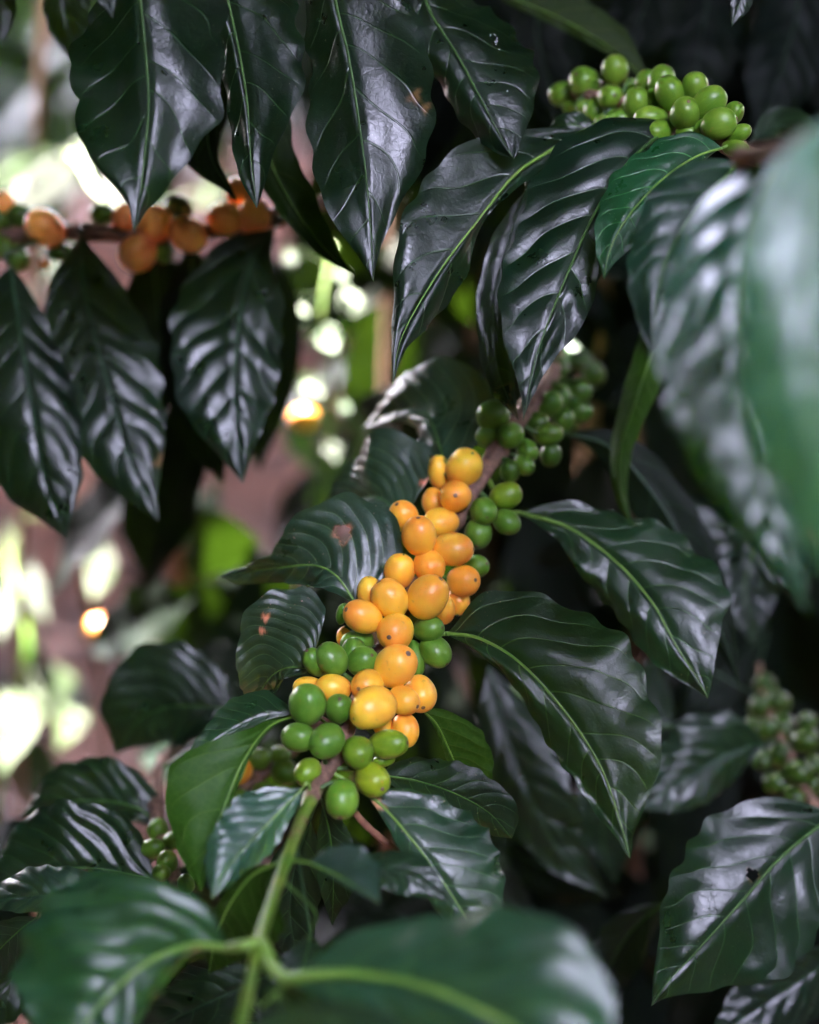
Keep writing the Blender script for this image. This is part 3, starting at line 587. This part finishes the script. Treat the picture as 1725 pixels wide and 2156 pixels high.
leaf(Rb, [(1560, 340, .60), (1480, 420, .585), (1415, 520, .575), (1385, 620, .568), (1372, 740, .565)], prof=[(.06, 30, 14), (.2, 80, 40), (.4, 96, 60), (.6, 82, 60), (.8, 52, 40), (.93, 24, 16)], seed=76, mat=M_YOUNG, tint=(.55, .7, .6), e=(.006, .006), quilt=1.0)
leaf(Rb, [(1400, 600, .575), (1378, 720, .57), (1340, 840, .566), (1305, 950, .562), (1308, 1040, .56), (1333, 1112, .558)],
     prof=[(.06, 20, 16), (.2, 36, 34), (.4, 36, 38), (.55, 28, 30), (.7, 20, 24), (.85, 13, 14), (.94, 7, 6)], under=True, seed=77, tint=(.95, 1.0, .55), wave=.3, rib=.5, e=(.01, .01), autopet=False)
leaf(Rb, [(1580, 300, .72), (1640, 262, .73), (1700, 290, .74), (1760, 330, .75)], (34, 40), seed=78, tint=(1.3, 1.3, 1.3), rib=.4)

# --- near lens, right
leaf(Fb, [(1640, 330, .475), (1582, 460, .468), (1553, 640, .46), (1562, 860, .455), (1610, 1060, .45), (1700, 1290, .45)],
     prof=[(.05, 40, 20), (.14, 110, 60), (.26, 150, 110), (.4, 172, 130), (.55, 150, 130), (.68, 120, 110), (.8, 78, 80), (.9, 38, 40)], e=(.006, .008), seed=81, mat=M_GLOSS, tint=(1.0, 1.3, 1.3), quilt=2.6, veins=9, res=(120, 30), label='blurred glossy leaf with bright stripes')
leaf(Fb, [(1780, 220, .385), (1728, 420, .375), (1705, 700, .37), (1740, 980, .37), (1820, 1300, .375)],
     prof=[(.05, 40, 30), (.15, 110, 100), (.3, 150, 150), (.5, 160, 160), (.7, 130, 150), (.88, 60, 80)], e=(.006, .008), seed=82, mat=M_YOUNG, tint=(2.2, 2.6, 2.5), quilt=1.1, veins=9, label='most blurred pale leaf at the right edge')

# --- left middle branch
leaf(M_, [(172, 495, .79), (176, 600, .775), (202, 720, .765), (238, 850, .758), (275, 970, .753), (335, 1098, .75)],
     prof=[(.05, 30, 22), (.15, 74, 66), (.28, 102, 100), (.42, 118, 118), (.56, 112, 116), (.7, 92, 96), (.82, 66, 62), (.92, 30, 22)], e=(.008, .008), seed=91, quilt=1.94, veins=9, tint=(.9, .9, 1.1), ribmat=M_RIBD, res=(110, 30), holes=((345, 970, 14, 0),))
leaf(M_, [(578, 478, .79), (528, 560, .77), (502, 680, .755), (494, 800, .748), (498, 900, .744), (512, 1018, .742)],
     prof=[(.05, 30, 14), (.15, 84, 40), (.28, 124, 82), (.42, 136, 98), (.56, 130, 98), (.7, 108, 80), (.82, 72, 50), (.92, 30, 20)], e=(.008, .006), seed=92, quilt=1.75, veins=8, tint=(1.1, 1.1, 1.4), ribmat=M_RIBD, res=(110, 30))
leaf(M_, [(22, 560, .775), (42, 700, .76), (66, 850, .75), (92, 1000, .745), (140, 1135, .742)],
     prof=[(.05, 40, 20), (.2, 110, 60), (.4, 130, 90), (.6, 130, 100), (.8, 90, 80), (.93, 30, 26)], e=(.01, .01), seed=93, quilt=1.65, veins=8, tint=(.8, .8, .9), ribmat=M_RIBD)
leaf(M_, [(400, 510, .84), (410, 620, .84), (430, 800, .84), (440, 930, .84), (470, 1020, .84)], (90, 100), seed=94, mat=M_DIM, tint=(.5, .5, .5), rib=.5)
leaf(M_, [(320, 510, .85), (330, 620, .85), (340, 740, .85), (335, 880, .85)], (80, 90), seed=95, mat=M_DIM, tint=(.5, .5, .5), rib=.5)

# --- lower right branch
leaf(Qb, [(1612, 1566, .82), (1530, 1588, .81), (1450, 1636, .80), (1345, 1705, .79)], prof=[(.06, 30, 20), (.2, 85, 55), (.4, 112, 66), (.6, 92, 66), (.8, 50, 45), (.93, 16, 16)], e=(.006, .004), seed=101, quilt=1.51, tint=(1.3, 1.3, 1.6), ribmat=M_RIBD)
leaf(Qb, [(1760, 1712, .70), (1650, 1802, .685), (1560, 1902, .675), (1462, 2010, .668), (1405, 2070, .664), (1372, 2118, .662)],
     prof=[(.05, 50, 40), (.15, 120, 100), (.3, 160, 140), (.45, 168, 164), (.6, 150, 160), (.74, 110, 118), (.86, 54, 60), (.94, 20, 22)], e=(.006, .008), seed=102, veins=8, quilt=0.6, tint=(1.1, 1.2, 1.3), res=(120, 32), holes=((1585, 1842, 9, 1),))
leaf(Qb, [(1800, 1980, .73), (1720, 2040, .73), (1600, 2120, .725), (1480, 2200, .72)], (70, 90), seed=103, quilt=1.54, tint=(.8, .8, 1.3), rib=.4)
leaf(Qb, [(1380, 1380, .87), (1360, 1460, .87), (1345, 1560, .87), (1340, 1660, .87)], (60, 65), seed=104, quilt=1.6, tint=(.9, .9, 1.2), rib=.4)
leaf(Qb, [(1030, 1400, .82), (1060, 1520, .81), (1110, 1660, .80), (1180, 1790, .80), (1280, 1890, .80)], (70, 90), seed=105, quilt=1.8, tint=(.9, .9, 1.1), rib=.4, autopet=False)
leaf(Qb, [(1060, 1780, .84), (1130, 1820, .84), (1230, 1860, .84), (1320, 1890, .84)], (60, 70), seed=106, mat=M_DIM, quilt=1.4, tint=(.6, .6, .6), rib=.4, autopet=False)
leaf(Qb, [(1400, 1040, .90), (1470, 1130, .90), (1540, 1230, .90), (1580, 1350, .90)], (60, 75), seed=107, quilt=1.6, tint=(.9, .9, 1.0), rib=.4, autopet=False)
leaf(Qb, [(1600, 1340, .94), (1540, 1400, .93), (1480, 1470, .92), (1440, 1530, .92)], (60, 65), seed=108, mat=M_DIM, tint=(.8, .8, .9), rib=.4)

# ------------------------------------------------------------------ cherries
def stem_d(br, cx, cy):
    import bisect
    best = None
    for p in br.path:
        v = CR.T @ (p - np.array([0, 0, CAM_Z])); d = -v[2]; x = v[0]/(K*d)+PW/2; y = -v[1]/(K*d)+PH/2
        q = (x-cx)**2+(y-cy)**2
        if best is None or q < best[0]: best = (q, d)
    return best[1]
Y, G = True, False
PINK = (.95, .82, .95); LG = (1.7, 1.25, .8); OR = (1.0, .9, .85); YE = (1.0, 1.05, 1.0)
CH_A = [  # cx, cy, rx, ry, offset from stem (mm, - = nearer), ripe, navel, tint
 (977,986,37,37,-4,Y,None,YE),(959,1045,38,33,-11,Y,(958,1044),OR),(926,994,24,35,6,Y,None,YE),(913,1056,24,26,4,Y,None,PINK),
 (851,1087,30,35,-4,Y,(836,1062),(1,.95,.9)),(929,1100,34,31,-3,Y,None,YE),(883,1128,35,41,-15,Y,(881,1091),OR),(953,1157,45,35,-10,Y,(997,1156),(1,1,1)),
 (841,1203,31,36,-3,Y,None,OR),(904,1192,38,32,-8,Y,(914,1212),OR),(976,1223,35,31,-3,Y,(1000,1220),OR),(901,1257,44,42,-17,Y,(927,1219),YE),
 (821,1260,36,42,-15,Y,(797,1225),YE),(779,1248,28,33,-5,Y,None,YE),(764,1298,44,35,-13,Y,(731,1282),(1,.97,.95)),(833,1331,37,37,-14,Y,(820,1338),YE),
 (936,1284,22,30,0,Y,None,PINK),(965,1266,24,28,8,Y,None,OR),(729,1342,20,24,6,Y,None,OR),(833,1402,43,42,-15,Y,(860,1373),YE),
 (702,1449,38,29,-8,Y,None,YE),(650,1450,34,24,-2,Y,None,YE),(774,1443,39,32,-12,Y,(757,1446),YE),(785,1490,44,42,-21,Y,None,YE),
 (850,1475,33,30,-12,Y,(879,1485),YE),(885,1461,34,37,-4,Y,(891,1485),YE),(853,1538,29,35,-4,Y,None,OR),(806,1530,20,22,0,Y,None,YE),
 (903,1324,34,28,-9,G,(930,1320),None),(917,1372,34,31,-4,G,(940,1396),None),(874,1386,20,38,0,G,None,None),(839,1146,21,24,2,G,(820,1134),None),
 (1066,1044,35,28,-6,G,(1099,1033),LG),(1019,1076,28,29,-8,G,(1024,1089),None),(1067,1099,27,26,-4,G,(1087,1115),None),(1007,1123,28,30,-1,G,(1003,1150),None),
 (1004,1193,23,24,2,G,(1024,1186),None),(720,1293,12,23,2,G,None,None),(752,1352,35,26,-2,G,None,None),(744,1372,25,28,-6,G,None,None),
 (699,1388,32,38,-9,G,(674,1354),None),(663,1394,23,35,-5,G,(648,1368),None),(763,1392,30,32,-10,G,(784,1377),None),
 (648,1483,38,39,-14,G,None,None),(714,1492,28,36,-15,G,(717,1468),None),(628,1552,36,30,-9,G,None,None),(688,1560,35,37,-16,G,(671,1580),None),
 (754,1584,32,35,-14,G,(762,1596),(1.5,1.2,.8)),(818,1567,42,29,-8,G,(857,1562),LG),(784,1641,42,34,-10,G,(806,1655),(2.4,1.5,.7)),(648,1625,25,31,-2,G,(630,1643),LG),
 (720,1683,34,41,-8,G,(718,1718),(1.2,1.15,1)),(809,1600,24,14,0,G,None,LG),(762,1520,18,16,0,G,None,LG),
 (1039,875,31,32,-8,G,None,(.9,.8,.7)),(1075,916,27,26,-10,G,(1056,925),None),(1024,918,22,23,-2,G,None,(.7,.7,.7)),(1155,914,31,24,-2,G,(1184,910),(.8,.7,.6)),  # upper back cherries: grey tints paint the shade they sit in
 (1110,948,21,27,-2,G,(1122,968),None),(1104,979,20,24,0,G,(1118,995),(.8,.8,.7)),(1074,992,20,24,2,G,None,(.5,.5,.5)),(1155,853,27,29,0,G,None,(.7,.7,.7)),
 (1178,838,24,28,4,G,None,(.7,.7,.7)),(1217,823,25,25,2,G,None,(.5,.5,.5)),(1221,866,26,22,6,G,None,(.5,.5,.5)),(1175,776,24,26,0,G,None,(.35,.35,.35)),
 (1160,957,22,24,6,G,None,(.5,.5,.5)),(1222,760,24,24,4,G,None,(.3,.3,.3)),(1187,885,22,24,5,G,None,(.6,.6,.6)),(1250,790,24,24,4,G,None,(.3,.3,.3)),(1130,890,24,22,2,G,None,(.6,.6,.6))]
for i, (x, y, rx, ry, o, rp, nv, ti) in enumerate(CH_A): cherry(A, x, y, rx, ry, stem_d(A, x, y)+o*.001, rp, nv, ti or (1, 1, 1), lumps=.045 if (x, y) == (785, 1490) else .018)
CH_R = [(1233,176,31,31,2,(1210,165)),(1295,148,27,31,4,(1293,120)),(1285,204,26,32,-4,(1289,211)),(1342,219,27,34,-8,(1335,190)),(1392,170,28,32,-1,(1402,142)),(1411,196,31,37,-10,(1394,166)),
 (1463,184,27,27,-3,None),(1442,239,32,30,-14,(1444,223)),(1494,216,32,31,-8,(1520,194)),(1371,249,36,25,-12,None),(1391,276,37,24,-13,(1364,288)),(1514,261,38,30,-14,(1548,254)),
 (1544,239,21,25,-4,(1553,222)),(1557,281,26,18,-6,(1576,274)),(1549,312,32,18,-8,(1570,322)),(1303,255,28,25,-8,None),(1253,234,23,27,-2,None),(1270,259,17,21,-8,(1262,254)),(1232,226,22,18,2,None),
 (1205,222,22,17,6,None),(1185,198,26,24,8,None),(1361,173,22,24,2,None),(1378,212,22,24,-2,None),(1328,181,14,14,4,None),(1446,278,22,14,-9,None),(1320,240,20,22,-3,None),(1480,270,18,18,-6,None)]
for (x, y, rx, ry, o, nv) in CH_R: cherry(Rb, x, y, rx, ry, stem_d(Rb, x, y)+o*.001, G, nv, (1.35, 1.15, 1.0), label='pale green cherry')
for (x, y, rx, ry, o, rp, t) in [(97,480,38,37,-14,Y,1),(266,462,28,34,0,Y,1),(325,473,37,35,-10,Y,1),(290,532,38,36,-12,Y,1),(397,494,38,37,-14,Y,1),(475,460,37,33,-6,Y,1),(535,458,36,34,-10,Y,1),(502,404,28,28,4,Y,1),(8,428,22,24,0,Y,1),(512,482,18,20,4,Y,1),
      (42,455,26,28,4,G,.6),(0,462,22,28,0,G,.6),(5,520,26,26,-4,G,.8),(38,545,24,26,-2,G,.8),(345,530,20,22,2,G,1.2),(376,438,30,24,6,G,.5),(125,532,28,20,2,G,.4),(215,450,26,22,6,G,.8),(95,555,12,13,4,Y,.5)]:
    cherry(M_, x, y, rx, ry, stem_d(M_, x, y)+o*.001, rp, None, (1.25*t, .85*t, 2.0*t) if rp else (t*.9, t*.85, t*.8), label='dull orange cherry' if rp else None, stalk=False)  # orange tint raised to make up for the low light here
for (x, y, rx, ry) in [(332,1746,20,23),(322,1786,26,20),(352,1816,22,24),(340,1838,19,18),(392,1861,18,22),(365,1770,20,20)]: cherry(Lb, x, y, rx, ry, stem_d(Lb, x, y)-.008, G, None, (.9, .8, .7), stalk=False)
for (x, y, rx, ry, rp) in [(600,1625,26,26,G),(545,1597,24,22,G),(556,1668,24,20,G),(500,1622,28,28,Y),(478,1705,18,16,Y),(500,1678,20,18,G),(590,1590,20,20,G),(520,1700,22,18,G)]: cherry(Nb, x, y, rx, ry, stem_d(Nb, x, y)-.006, rp, None, (.8, .7, .6), stalk=False)
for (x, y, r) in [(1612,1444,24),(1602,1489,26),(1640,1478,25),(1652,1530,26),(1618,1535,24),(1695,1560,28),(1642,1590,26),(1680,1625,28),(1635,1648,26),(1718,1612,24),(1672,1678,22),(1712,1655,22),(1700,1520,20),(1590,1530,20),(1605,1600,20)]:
    cherry(Qb, x, y, r, r*.94, stem_d(Qb, x, y)-.010+(int(x*7+y) % 5)*.003, G, None, (.28, .28, .24), stalk=False)  # dark tint paints the shade over this string

# the reddish dry twig that crosses below the cluster
path = catmull3([P(725, 1680, .618), P(748, 1712, .617), P(790, 1755, .617), P(865, 1812, .62), P(940, 1870, .63)], 40)
V, F = tube(path, np.linspace(.0016, .0013, 40), 10, .25, 3); tw = mesh_obj('twig', V, F, M_TWIG)
tw['label'] = 'thin reddish brown dry twig crossing below the lowest green cherry'; tw['category'] = 'twig'

# ------------------------------------------------------------------ coffee bushes behind: trunk and many leaves
def proto_leaves(n, mat):
    out = []
    for k in range(n):
        rs = np.random.RandomState(300+k); nt_, ns = 14, 3; V = []; vein = []; side = []
        bend = rs.uniform(.1, .5); tw_ = rs.uniform(-.4, .4)
        for i in range(nt_+1):
            t = i/nt_; wv = np.interp(t, PT, PWD)*.21
            for j in range(-ns, ns+1):
                s = j/ns; y = t; x = s*wv; z = -bend*t*t + .05*abs(s)*wv*4 + .03*math.sin(t*17+k)*abs(s)**2 + tw_*x*t + .010*abs(math.sin(math.pi*(8*t-1.5*abs(s))))*(abs(s) > 0)
                V.append((x, y, z)); vein.append(8*t-1.5*abs(s)); side.append(abs(s))
        W = 2*ns+1; F = [(i*W+j, i*W+j+1, (i+1)*W+j+1, (i+1)*W+j) for i in range(nt_) for j in range(2*ns)]
        o = mesh_obj('leaf', V, F, mat, attrs={'vein': vein, 'side': side, 'rim': [0]*len(V)}); me = o.data; bpy.data.objects.remove(o); out.append(me)
    return out
PROTO = proto_leaves(5, M_DIM); PROTOY = proto_leaves(3, M_YOUNG)
def bush(label, trunk, leaves, seed, tint=(1, 1, 1), size=(.12, .17), protos=PROTO, trad=.012, name='coffee_bush'):
    """trunk: world polyline; leaves: list of (world point, outward vector)"""
    rs = np.random.RandomState(seed)
    root = thing(name, label, 'bush', Vector(trunk[0]), 'coffee bushes in the background')
    path = catmull3(trunk, 24); V, F = tube(path, np.linspace(trad, trad*.5, 24), 10, .15, seed); mesh_obj('trunk', V, F, M_TRUNK, root)
    for (p, u) in leaves:
        if protos is PROTO and any(np.linalg.norm((np.array(p)-gp) - ((np.array(p)-gp) @ np.array(SD))*np.array(SD)) < gr+.07 and (np.array(p)-gp) @ np.array(SD) > -.05 for gp, gr in GAPS): continue
        me = protos[rs.randint(len(protos))]; o = bpy.data.objects.new('leaf', me); COL.objects.link(o); o.parent = root
        u = Vector(u).normalized(); z = Vector((rs.uniform(-.4, .4), rs.uniform(-.9, -.1), rs.uniform(.3, 1)))
        xax = u.cross(z).normalized(); z = xax.cross(u).normalized(); M = Matrix((xax, u, z)).transposed()
        L = rs.uniform(*size); o.matrix_basis = Matrix.Translation(Vector(p) - root.location) @ M.to_4x4() @ Matrix.Scale(L, 4)
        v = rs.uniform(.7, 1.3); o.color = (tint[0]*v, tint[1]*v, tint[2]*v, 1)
    return root
def zone(x0, x1, y0, y1, d0, d1, n, seed, down=.8):
    rs = np.random.RandomState(seed); out = []
    for i in range(n):
        px, py, d = rs.uniform(x0, x1), rs.uniform(y0, y1), rs.uniform(d0, d1)
        out.append((P(px, py, d), (rs.uniform(-1, 1), rs.uniform(-.6, .3), -down*rs.uniform(.2, 1.3))))
    return out
def tk(px, py, d, top=-300, lean=60):
    b = P(px, py, d); g_ = (b[0], b[1], gz(b[0], b[1])-.03); return [g_, tuple((np.array(g_)+b)/2+np.array([.02, .01, 0])), b, P(px+lean, top, d)]
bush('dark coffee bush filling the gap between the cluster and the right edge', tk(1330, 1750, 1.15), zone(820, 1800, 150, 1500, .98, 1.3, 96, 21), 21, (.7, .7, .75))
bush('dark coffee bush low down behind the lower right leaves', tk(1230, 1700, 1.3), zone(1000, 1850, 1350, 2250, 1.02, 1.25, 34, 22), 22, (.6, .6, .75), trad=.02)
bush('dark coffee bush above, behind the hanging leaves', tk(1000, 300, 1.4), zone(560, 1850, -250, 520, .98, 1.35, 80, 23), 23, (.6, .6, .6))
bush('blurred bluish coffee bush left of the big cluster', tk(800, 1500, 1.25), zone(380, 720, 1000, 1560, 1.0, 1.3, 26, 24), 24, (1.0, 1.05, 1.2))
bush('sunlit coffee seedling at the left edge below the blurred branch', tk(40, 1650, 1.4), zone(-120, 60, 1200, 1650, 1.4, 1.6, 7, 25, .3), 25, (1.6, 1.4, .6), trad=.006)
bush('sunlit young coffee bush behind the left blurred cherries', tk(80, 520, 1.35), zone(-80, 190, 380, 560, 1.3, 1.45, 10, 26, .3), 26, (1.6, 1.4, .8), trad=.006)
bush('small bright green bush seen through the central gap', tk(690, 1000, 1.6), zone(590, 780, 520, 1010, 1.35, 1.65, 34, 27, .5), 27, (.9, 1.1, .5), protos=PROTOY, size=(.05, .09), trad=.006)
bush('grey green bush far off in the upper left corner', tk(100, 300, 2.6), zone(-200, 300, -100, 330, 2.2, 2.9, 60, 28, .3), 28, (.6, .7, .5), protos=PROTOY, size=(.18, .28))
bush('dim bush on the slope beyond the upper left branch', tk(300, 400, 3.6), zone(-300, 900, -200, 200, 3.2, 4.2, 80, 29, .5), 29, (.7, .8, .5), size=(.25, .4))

def overhead(n, x0, x1, y0, y1, z0, z1, seed):
    rs = np.random.RandomState(seed); return [((rs.uniform(x0, x1), rs.uniform(y0, y1), rs.uniform(z0, z1)), (rs.uniform(-1, 1), rs.uniform(-1, 1), rs.uniform(-.5, .1))) for i in range(n)]
def flatbush(label, trunk, pts, seed):  # unseen leaf layer added above the frame to shade the background
    r = bush(label, trunk, pts, seed, (1, 1, 1), size=(.24, .32))
    rs = np.random.RandomState(seed)
    for o in [c for c in r.children if c.name.startswith('leaf')]:       # blades lie open to the sky
        loc = o.location.copy(); s = o.matrix_basis.to_scale()[0]
        o.matrix_basis = Matrix.Translation(loc) @ (Matrix.Rotation(rs.rand()*6.28, 4, 'Z') @ Matrix.Rotation(rs.uniform(-.5, .3), 4, 'X')) @ Matrix.Scale(s, 4)
flatbush('leafy coffee branches overhead on the right, above the frame', [(.75, 1.3, gz(.75, 1.3)), (.7, 1.1, 1.2), (.5, .8, 1.85)], overhead(99, .05, 1.15, .34, 1.15, 1.75, 1.95, 71), 71)
flatbush('leafy coffee branches overhead in the middle, above the frame', [(-.2, 1.35, gz(-.2, 1.35)), (-.25, 1.3, 1.2), (-.15, .9, 1.85)], overhead(80, -.5, .1, .34, 1.0, 1.75, 1.95, 72), 72)

# fillers deeper in: leaves of the bushes right behind the picture's subject
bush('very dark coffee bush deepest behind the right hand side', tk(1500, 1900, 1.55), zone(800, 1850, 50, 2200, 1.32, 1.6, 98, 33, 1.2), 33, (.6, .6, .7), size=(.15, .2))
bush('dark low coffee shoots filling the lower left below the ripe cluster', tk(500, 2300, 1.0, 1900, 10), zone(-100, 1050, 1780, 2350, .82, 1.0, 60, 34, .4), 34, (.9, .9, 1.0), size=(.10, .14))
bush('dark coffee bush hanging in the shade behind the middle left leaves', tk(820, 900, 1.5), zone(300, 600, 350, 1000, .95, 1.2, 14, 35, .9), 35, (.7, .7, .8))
S1 = Branch('coffee_seedling', 'sunlit yellow-green coffee seedling at the left edge, strongly blurred', 'seedling', [(-30, 1760, 1.42), (10, 1600, 1.41), (60, 1380, 1.40), (20, 1180, 1.46), (60, 1080, 1.5)], [.003]*5, age=0., group='sunlit seedlings')
SL = D(mat=M_DIM, res=(36, 10), quilt=.7)
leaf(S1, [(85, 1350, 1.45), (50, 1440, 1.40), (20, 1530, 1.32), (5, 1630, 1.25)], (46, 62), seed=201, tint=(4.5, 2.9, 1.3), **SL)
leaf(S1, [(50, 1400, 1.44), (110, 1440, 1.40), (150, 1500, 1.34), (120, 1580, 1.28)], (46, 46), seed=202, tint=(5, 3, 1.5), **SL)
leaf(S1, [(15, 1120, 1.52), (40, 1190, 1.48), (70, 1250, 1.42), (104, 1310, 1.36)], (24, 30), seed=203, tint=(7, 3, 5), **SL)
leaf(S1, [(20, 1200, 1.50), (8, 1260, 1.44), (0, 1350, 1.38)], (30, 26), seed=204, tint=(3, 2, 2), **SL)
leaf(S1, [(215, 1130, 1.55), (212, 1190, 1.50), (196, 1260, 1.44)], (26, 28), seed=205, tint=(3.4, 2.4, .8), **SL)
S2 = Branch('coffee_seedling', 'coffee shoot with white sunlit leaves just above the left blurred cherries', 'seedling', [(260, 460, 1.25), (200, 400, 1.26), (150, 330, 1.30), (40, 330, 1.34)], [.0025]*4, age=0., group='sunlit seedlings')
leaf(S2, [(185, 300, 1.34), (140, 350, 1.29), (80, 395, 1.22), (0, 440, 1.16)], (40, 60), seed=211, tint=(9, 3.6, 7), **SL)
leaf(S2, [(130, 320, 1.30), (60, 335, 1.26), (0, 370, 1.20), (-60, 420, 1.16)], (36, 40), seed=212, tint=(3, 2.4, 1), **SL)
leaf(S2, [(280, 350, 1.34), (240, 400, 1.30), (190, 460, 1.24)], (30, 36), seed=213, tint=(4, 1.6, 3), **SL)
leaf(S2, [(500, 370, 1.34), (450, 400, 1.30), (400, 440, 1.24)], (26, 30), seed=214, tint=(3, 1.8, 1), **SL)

S3 = Branch('coffee_seedling', 'small lime green shoot glowing in the gap left of the upper ripe cherries', 'seedling', [(700, 1250, 1.12), (690, 1000, 1.11), (700, 800, 1.10), (680, 660, 1.10), (700, 520, 1.12)], [.002]*5, age=0., group='sunlit seedlings')
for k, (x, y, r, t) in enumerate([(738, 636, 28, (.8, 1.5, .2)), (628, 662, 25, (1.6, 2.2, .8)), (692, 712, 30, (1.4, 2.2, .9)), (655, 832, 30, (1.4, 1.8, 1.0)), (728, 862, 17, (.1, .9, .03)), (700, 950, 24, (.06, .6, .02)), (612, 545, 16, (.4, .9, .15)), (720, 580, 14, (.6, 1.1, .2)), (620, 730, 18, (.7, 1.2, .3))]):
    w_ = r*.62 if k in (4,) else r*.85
    leaf(S3, [(x-r*.3, y-r, 1.115), (x, y, 1.10), (x+r*.3, y+r, 1.08)], (w_, w_), seed=220+k, tint=(2.6*t[0]+.6, 1.9*t[1]+.3, 2.4*t[2]+.1), mat=M_DIM, res=(24, 8), quilt=.6)
for (x, y, r) in ((640, 880, 26), (205, 1325, 22)): cherry(S3 if x > 300 else S1, x, y, r, r, 1.12 if x > 300 else 1.40, Y, None, (.8, .6, .8), stalk=False)
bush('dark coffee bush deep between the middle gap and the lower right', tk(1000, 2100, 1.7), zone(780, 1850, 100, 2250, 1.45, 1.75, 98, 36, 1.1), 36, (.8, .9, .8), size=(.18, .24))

S4 = Branch('coffee_seedling', 'tiny sunlit shoot showing white in the gap under the hanging glossy leaf', 'seedling', [(1250, 820, 1.27), (1230, 740, 1.26), (1200, 660, 1.26)], [.0015]*3, age=0., group='sunlit seedlings')
leaf(S4, [(1200, 670, 1.27), (1206, 705, 1.25), (1210, 735, 1.23)], (15, 14), seed=240, tint=(3, 3, 3), mat=M_YOUNG, res=(24, 8))
leaf(S4, [(1190, 735, 1.26), (1205, 745, 1.25), (1226, 750, 1.24)], (12, 10), seed=241, tint=(3, 3.4, 2.4), mat=M_YOUNG, res=(24, 8))
# beads of water and specks on the dark leaf beside the pale green cherries
drop_leaf = [o for o in T_.root.children if o.name.startswith('leaf')][3]
M_DROP, n_, l_, b_, _o = newmat('water_bead'); b_.inputs['Base Color'].default_value = (.9, .95, 1, 1); b_.inputs['Transmission Weight'].default_value = .8; b_.inputs['Roughness'].default_value = .05; b_.inputs['IOR'].default_value = 1.33
for (x, y, r) in ((1058, 38, 3.2), (1043, 50, 3.6), (1060, 50, 4), (1068, 57, 3), (1060, 66, 4.2), (1052, 73, 3.2), (1061, 76, 3.4), (1063, 87, 3.6), (1057, 139, 3.2), (1063, 205, 3)):
    best = min(drop_leaf.data.vertices, key=lambda v: (v.co - PV(x, y, .672)).length); c = best.co; rr = r*K*.67*.8
    V = []; F = []
    for i in range(7):
        for k in range(10):
            th = math.pi*(i+.001)/6.002; a = 2*math.pi*k/10; V.append((c.x+rr*math.sin(th)*math.cos(a), c.y+rr*math.cos(th)*.6, c.z+rr*math.sin(th)*math.sin(a)))
    F = [(i*10+k, i*10+(k+1) % 10, (i+1)*10+(k+1) % 10, (i+1)*10+k) for i in range(6) for k in range(10)]
    d_ = mesh_obj('water_drop', V, F, M_DROP); d_.parent = drop_leaf

leaf(Lb, [(120, 1990, .70), (60, 2030, .69), (-10, 2100, .68), (-90, 2190, .68)], (60, 66), seed=250, quilt=1.4, tint=(1, 1, 1.2))
leaf(Lb, [(330, 1880, .69), (250, 1905, .68), (160, 1960, .67), (80, 2050, .66)], (60, 60), seed=251, quilt=1.3, tint=(1, 1, 1.1))
leaf(A, [(655, 1960, .56), (640, 2030, .56), (600, 2100, .555), (540, 2190, .55)], (58, 56), seed=252, quilt=1.2, tint=(1, 1, 1.1))
leaf(Lb, [(560, 2150, .64), (500, 2100, .64), (430, 2070, .64), (350, 2080, .65)], (60, 56), seed=253, quilt=1.8, tint=(1, 1, 1.4))
leaf(Qb, [(1330, 1560, .86), (1290, 1660, .86), (1270, 1760, .86), (1290, 1880, .86)], (70, 80), seed=254, quilt=1.2, tint=(.9, .9, 1.1))
leaf(Qb, [(1640, 1040, .88), (1600, 1140, .88), (1570, 1240, .88), (1590, 1360, .88)], (70, 80), seed=255, quilt=1.5, tint=(.8, .8, 1.0), autopet=False)
leaf(Qb, [(1400, 1900, .78), (1330, 1960, .78), (1280, 2050, .78), (1270, 2150, .78)], (50, 56), seed=256, quilt=1.2, tint=(.6, .6, .7))
